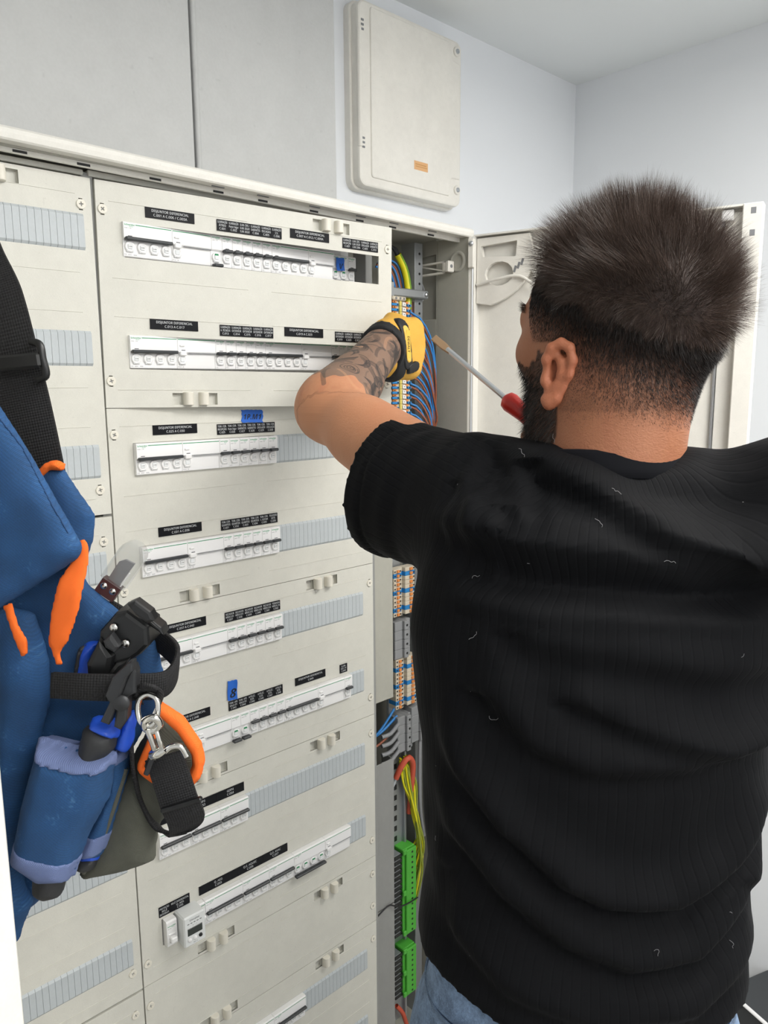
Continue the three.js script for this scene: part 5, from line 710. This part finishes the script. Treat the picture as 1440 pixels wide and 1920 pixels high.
mesh('pouch_piping', [bput(tube([bp3(292, 1350, 6), bp3(284, 1386, 8), bp3(270, 1420, 8), bp3(264, 1440, 8), bp3(280, 1456, 8), bp3(302, 1470, 8)], 2.6, 24, 8))], BM.orange, pouch);
mesh('pouch_seam', [bput(tube([bp3(236, 1440, 4), bp3(214, 1510, 6), bp3(184, 1590, 4), bp3(156, 1636, 0)], 2, 24, 8))], BM.pouch, pouch);
{ // webbing tool loop: from the back round to the front
  const hv = (k = 8.6) => V3(1, k, 0); mesh('webbing_loop', [bput(webbing([bp3(140, 1106, -22), bp3(190, 1136, -26), bp3(250, 1172, -26), bp3(305, 1205, -14), bp3(332, 1240, 6), bp3(312, 1280, 22), bp3(250, 1288, 32), bp3(170, 1288, 34), bp3(98, 1284, 24)], [hv(), hv(), hv(), hv(), hv(9), hv(9), hv(9), hv(9), hv(9)], 3.2, 90))], BM.web, bag, 'stiff black webbing loop');
  mesh('hook_loop', [bput(webbing([bp3(262, 1318, 30), bp3(258, 1296, 34), bp3(278, 1288, 38), bp3(300, 1296, 34), bp3(296, 1316, 30)], Array(5).fill(V3(0, 3, 4)), 2.6, 30))], BM.web, bag);
  const a = (x, y) => V3(x, y, 0);
  mesh('hanging_strap', [bput(webbing([bp3(-58, 400, -40), bp3(-40, 480, -32), bp3(-14, 560, -24), bp3(20, 690, -16), bp3(44, 790, -12), bp3(70, 905, -10)], [a(12, 5), a(16, 6), a(20, 6), a(20.5, 4), a(20.5, 4), a(20, 4)], 2.4, 60))], BM.web, bag, 'wide black shoulder strap');
  const bk = mesh('strap_buckle', [bput(xf(cbox(-18, 20, -5, 5, 0, 5, 1.6), g => { const [x, y] = bp(24, 680, -8); g.rotateZ(.08); g.translate(x, y, -8); }))], BM.plastic, bag, 'black plastic strap buckle');
  mesh('buckle_side', [bput(tube([bp3(58, 640, -10), bp3(74, 646, -8), bp3(80, 672, -7), bp3(86, 704, -8), bp3(70, 712, -10)], 2.6, 24, 10))], BM.plastic, bk);
  mesh('buckle_side', [bput(tube([bp3(-20, 640, -10), bp3(-30, 672, -7), bp3(-26, 704, -8)], 2.6, 24, 10))], BM.plastic, bk);
  // closing strap folded below the snap hook
  mesh('closing_strap', [bput(webbing([bp3(306, 1416, 14), bp3(318, 1450, 18), bp3(334, 1500, 20), bp3(350, 1545, 16), bp3(330, 1564, 6), bp3(296, 1552, -2), bp3(268, 1500, -4), bp3(250, 1440, 4), bp3(246, 1396, 8)], [a(13, 4), a(13, 4), a(13, 4.5), a(13, 5), V3(8, 6, 8), V3(2, 5, 10), V3(2, 3, 10), V3(3, 1, 9), V3(3, 0, 9)], 2.6, 90))], BM.web, bag, 'black closing strap folded into a loop');
  mesh('strap_slide', [bput(xf(cbox(-15, 15, -1.6, 1.6, -2, 3, 1), g => { const [x, y] = bp(341, 1508, 22); g.rotateZ(.3); g.translate(x, y, 22); }))], BM.plastic, bag);
}
{ // chrome snap hook
  const o = thing('snap_hook', 'chrome snap hook clipped to the tool bag', 'snap hook', [bagBase.x, bagBase.y, bagBase.z]); o.rotation.y = YAW; const w = (p, r, n = 26, c = false) => bput(tube(p, r, n, 8, c));
  mesh('ring', [w([bp3(262, 1310, 36), bp3(258, 1335, 37), bp3(266, 1356, 38), bp3(280, 1362, 38), bp3(292, 1350, 37), bp3(294, 1312, 35), bp3(278, 1302, 34)], 1.9, 40, true)], BM.chrome, o); mesh('swivel', [w([bp3(272, 1352, 40), bp3(290, 1346, 43), bp3(299, 1358, 40), bp3(288, 1370, 38), bp3(274, 1366, 38)], 2.6, 26, true)], BM.chrome, o);
  mesh('stem', [w([bp3(276, 1366, 39), bp3(286, 1392, 38), bp3(294, 1416, 36)], 2.2)], BM.chrome, o); mesh('gate', [w([bp3(292, 1364, 39), bp3(298, 1386, 40), bp3(304, 1406, 38)], 1.7)], BM.chrome, o); mesh('hook', [w([bp3(290, 1420, 36), bp3(308, 1410, 38), bp3(322, 1400, 38), bp3(338, 1400, 38), bp3(350, 1418, 37)], 2)], BM.chrome, o); mesh('collar', [w([bp3(286, 1416, 36), bp3(298, 1412, 39), bp3(308, 1404, 38)], 3.4, 12)], BM.chrome, o); mesh('chape', [bput(xf(cbox(-12, 12, -1.8, 1.8, -1, 1.6, .6), g => { const [x, y] = bp(284, 1424, 22); g.rotateZ(1.2); g.translate(x, y, 22); }))], BM.jaw, o);
}
function tool(name, label, cat) { const o = thing(name, label, cat, [bagBase.x, bagBase.y, bagBase.z]); o.rotation.y = YAW; return o; }
const slab = (poly, z, t, b = 1.2) => bput(extrude(poly.map(([x, y]) => bp(x, y, z)), t, [], b).translate(0, 0, z));
{ // side cutters in the front sleeve
  const o = tool('side_cutters', 'side cutting pliers with black and blue handles in the front sleeve', 'pliers');
  mesh('jaw', [slab([[205, 1296], [218, 1262], [246, 1236], [256, 1233], [257, 1250], [246, 1262], [232, 1300], [212, 1350], [196, 1344], [213, 1308]], 38, 7, 1.5)], BM.jaw, o); mesh('jaw', [slab([[258, 1240], [263, 1252], [262, 1290], [249, 1296], [246, 1340], [234, 1358], [222, 1352], [228, 1306], [246, 1262]], 34, 8, 1.5)], BM.jaw, o); mesh('pivot', [bput(xf(lathe([[0, 3], [4.6, 2.6], [5.4, 0]], 20), g => { g.rotateX(Math.PI / 2); const [x, y] = bp(228, 1318, 45); g.translate(x, y, 45); }))], BM.jaw, o);
  const h = puff('grip', [[158, 1366], [180, 1352], [221, 1372], [219, 1396], [200, 1422], [172, 1500], [136, 1590], [124, 1650], [116, 1676], [88, 1684], [63, 1670], [64, 1640], [110, 1520], [150, 1400]], 22, 13, 12, BM.rubber, o, 'worn dark grey rubber grip', { wr: .2 }); puff('grip_shoulder', [[176, 1344], [216, 1352], [225, 1368], [222, 1382], [196, 1374], [168, 1360]], 24, 14, 10, BM.toolBlue, o, 'blue grip shoulder', { wr: .1, h: 1.8 });
  puff('grip', [[234, 1350], [250, 1328], [256, 1344], [250, 1390], [240, 1410], [214, 1400], [222, 1372]], 14, 10, 9, BM.toolBlue, o, 'blue second grip', { wr: .1, h: 1.8 });
}
{ const o = tool('sleeved_pliers', 'blue and black hand tool pushed through the narrow sleeve', 'hand tool'); puff('grip', [[160, 1560], [194, 1560], [186, 1610], [150, 1612]], 0, 9, 8, BM.toolBlue, o, undefined, { wr: .1, h: 1.8 }); puff('grip_end', [[150, 1604], [186, 1602], [178, 1626], [160, 1633], [140, 1624]], 0, 9, 7, BM.rubber, o, 'black grip end', { wr: .1, h: 1.8 }); }
{ // wire stripper standing in the webbing loop
  const o = tool('wire_stripper', 'black plastic wire stripper standing in the webbing loop', 'wire stripper');
  mesh('head', [slab([[214, 1160], [242, 1128], [262, 1124], [300, 1152], [302, 1186], [286, 1202], [262, 1218], [236, 1224], [210, 1196]], -8, 26, 3)], BM.plastic, o); mesh('top_slider', [slab([[246, 1126], [262, 1119], [290, 1140], [297, 1156], [284, 1162], [262, 1146]], 18, 8, 2)], BM.plastic, o); mesh('lever', [slab([[276, 1138], [312, 1166], [317, 1180], [304, 1172], [284, 1158]], 2, 12, 1.5)], BM.plastic, o);
  mesh('body', [slab([[212, 1174], [238, 1206], [232, 1240], [214, 1262], [190, 1246], [188, 1220]], -2, 24, 4)], BM.plastic, o); mesh('rib_pad', [slab([[200, 1196], [214, 1184], [230, 1206], [222, 1218], [204, 1208]], 22, 6, 2)], BM.rubber, o); mesh('nose', [slab([[236, 1222], [260, 1216], [246, 1248], [226, 1268], [206, 1262]], 4, 18, 3)], BM.plastic, o);
  for (const [x, y, z] of [[268, 1154, 21.4], [213, 1177, 22.4], [235, 1207, 22.4]]) mesh('screw', [bput(xf(lathe([[0, 1.6], [2.2, 1.2], [2.8, 0]], 14), g => { g.rotateX(Math.PI / 2); const [a, b] = bp(x, y, z); g.translate(a, b, z); }))], BM.chrome, o);
  puff('handle', [[150, 1216], [166, 1204], [186, 1202], [178, 1240], [176, 1290], [140, 1290], [142, 1250]], -4, 10, 8, BM.toolBlue, o, 'blue handle', { wr: .1, h: 1.8 }); puff('handle_cap', [[142, 1250], [148, 1216], [162, 1206], [158, 1240], [152, 1290], [136, 1290]], -1, 10, 6, BM.rubber, o, 'black handle edge', { wr: .1, h: 1.8 });
}
{ // folding tool with a clear cap
  const o = tool('capped_blade', 'small tool with clear plastic cap sticking out behind the bag', 'hand tool');
  const clear = new THREE.MeshPhysicalMaterial({ color: 0xf2f3f3, roughness: .12, transmission: .92, thickness: .0, ior: 1.45 });
  const cap = []; { const A = bp3(212, 1092, -18), B = bp3(248, 1040, -18), d = B.clone().sub(A).normalize(), s = V3(-d.y, d.x, 0); const r = 9.6; const pts = []; const add = (k, w) => { const p = A.clone().addScaledVector(d, k).addScaledVector(s, w); pts.push([p.x, p.y]); }; const L = A.distanceTo(B); add(0, -r); for (let k = 0; k <= 10; k++) { const a = -Math.PI / 2 + k / 10 * Math.PI; const p = A.clone().addScaledVector(d, L + Math.cos(a) * r).addScaledVector(s, Math.sin(a) * r); pts.push([p.x, p.y]); } add(0, r); cap.push(pts, d, s, A); }
  mesh('clear_cap', [bput(extrude(cap[0], 9, [], 2).translate(0, 0, -24))], clear, o, 'clear plastic cap');
  const [, d, s, A] = cap, loc = (k, w) => { const p = A.clone().addScaledVector(d, k).addScaledVector(s, w); return [p.x, p.y]; };
  mesh('blade', [bput(extrude([loc(-6, -4.5), loc(-6, 4.5), loc(15, 5), loc(19, 2), loc(20, -5)], 2, [], .3).translate(0, 0, -21))], std(0x6b6c6e, .45), o); mesh('rib', [bput(extrude([loc(2, -6.8), loc(2, -6), loc(14, -6), loc(14, -6.8)], 1.2).translate(0, 0, -15))], MAT.white, o);
  mesh('tang', [bput(extrude([loc(-12, -7.5), loc(-12, 7.5), loc(0, 7.5), loc(0, -7.5)], 7, [], .6).translate(0, 0, -23))], std(0x4b2a2a, .4), o); for (const w of [-3.6, 3.6]) mesh('rivet', [bput(xf(lathe([[0, 1.6], [1.8, 1.3], [2.6, 0]], 14), g => { g.rotateX(Math.PI / 2); const [x, y] = loc(-5, w); g.translate(x, y, -15.6); }))], BM.chrome, o);
  mesh('shank', [bput(extrude([loc(-34, -5), loc(-34, 5), loc(-12, 6), loc(-12, -6)], 5, [], .6).translate(0, 0, -22))], MAT.steel, o);
}
// ------------------------------------------------------------------ small case on the floor by the right wall
{
  let d = 1200; while (at(1412, 1885, d).y > .12 && d < 3000) d += 10; const c = at(1446, 1905, d); const o = thing('floor_case', 'dark case with a white edge on the floor at the lower right', 'case', [c.x, 0, c.z]); o.rotation.y = -.35;
  mesh('case_body', [cbox(-.04, .16, 0, .1, -.1, .1, .006)], std(0x3c3f42, .6), o); mesh('edge_trim', [cbox(-.044, .164, .1, .106, .092, .104, .002), cbox(-.046, -.036, .1, .106, -.1, .092, .002)], MAT.white, o, 'white edge strip');
}
for (const o of scene.children) if (o.userData.o) delete o.userData.o;
renderer.render(scene, camera);
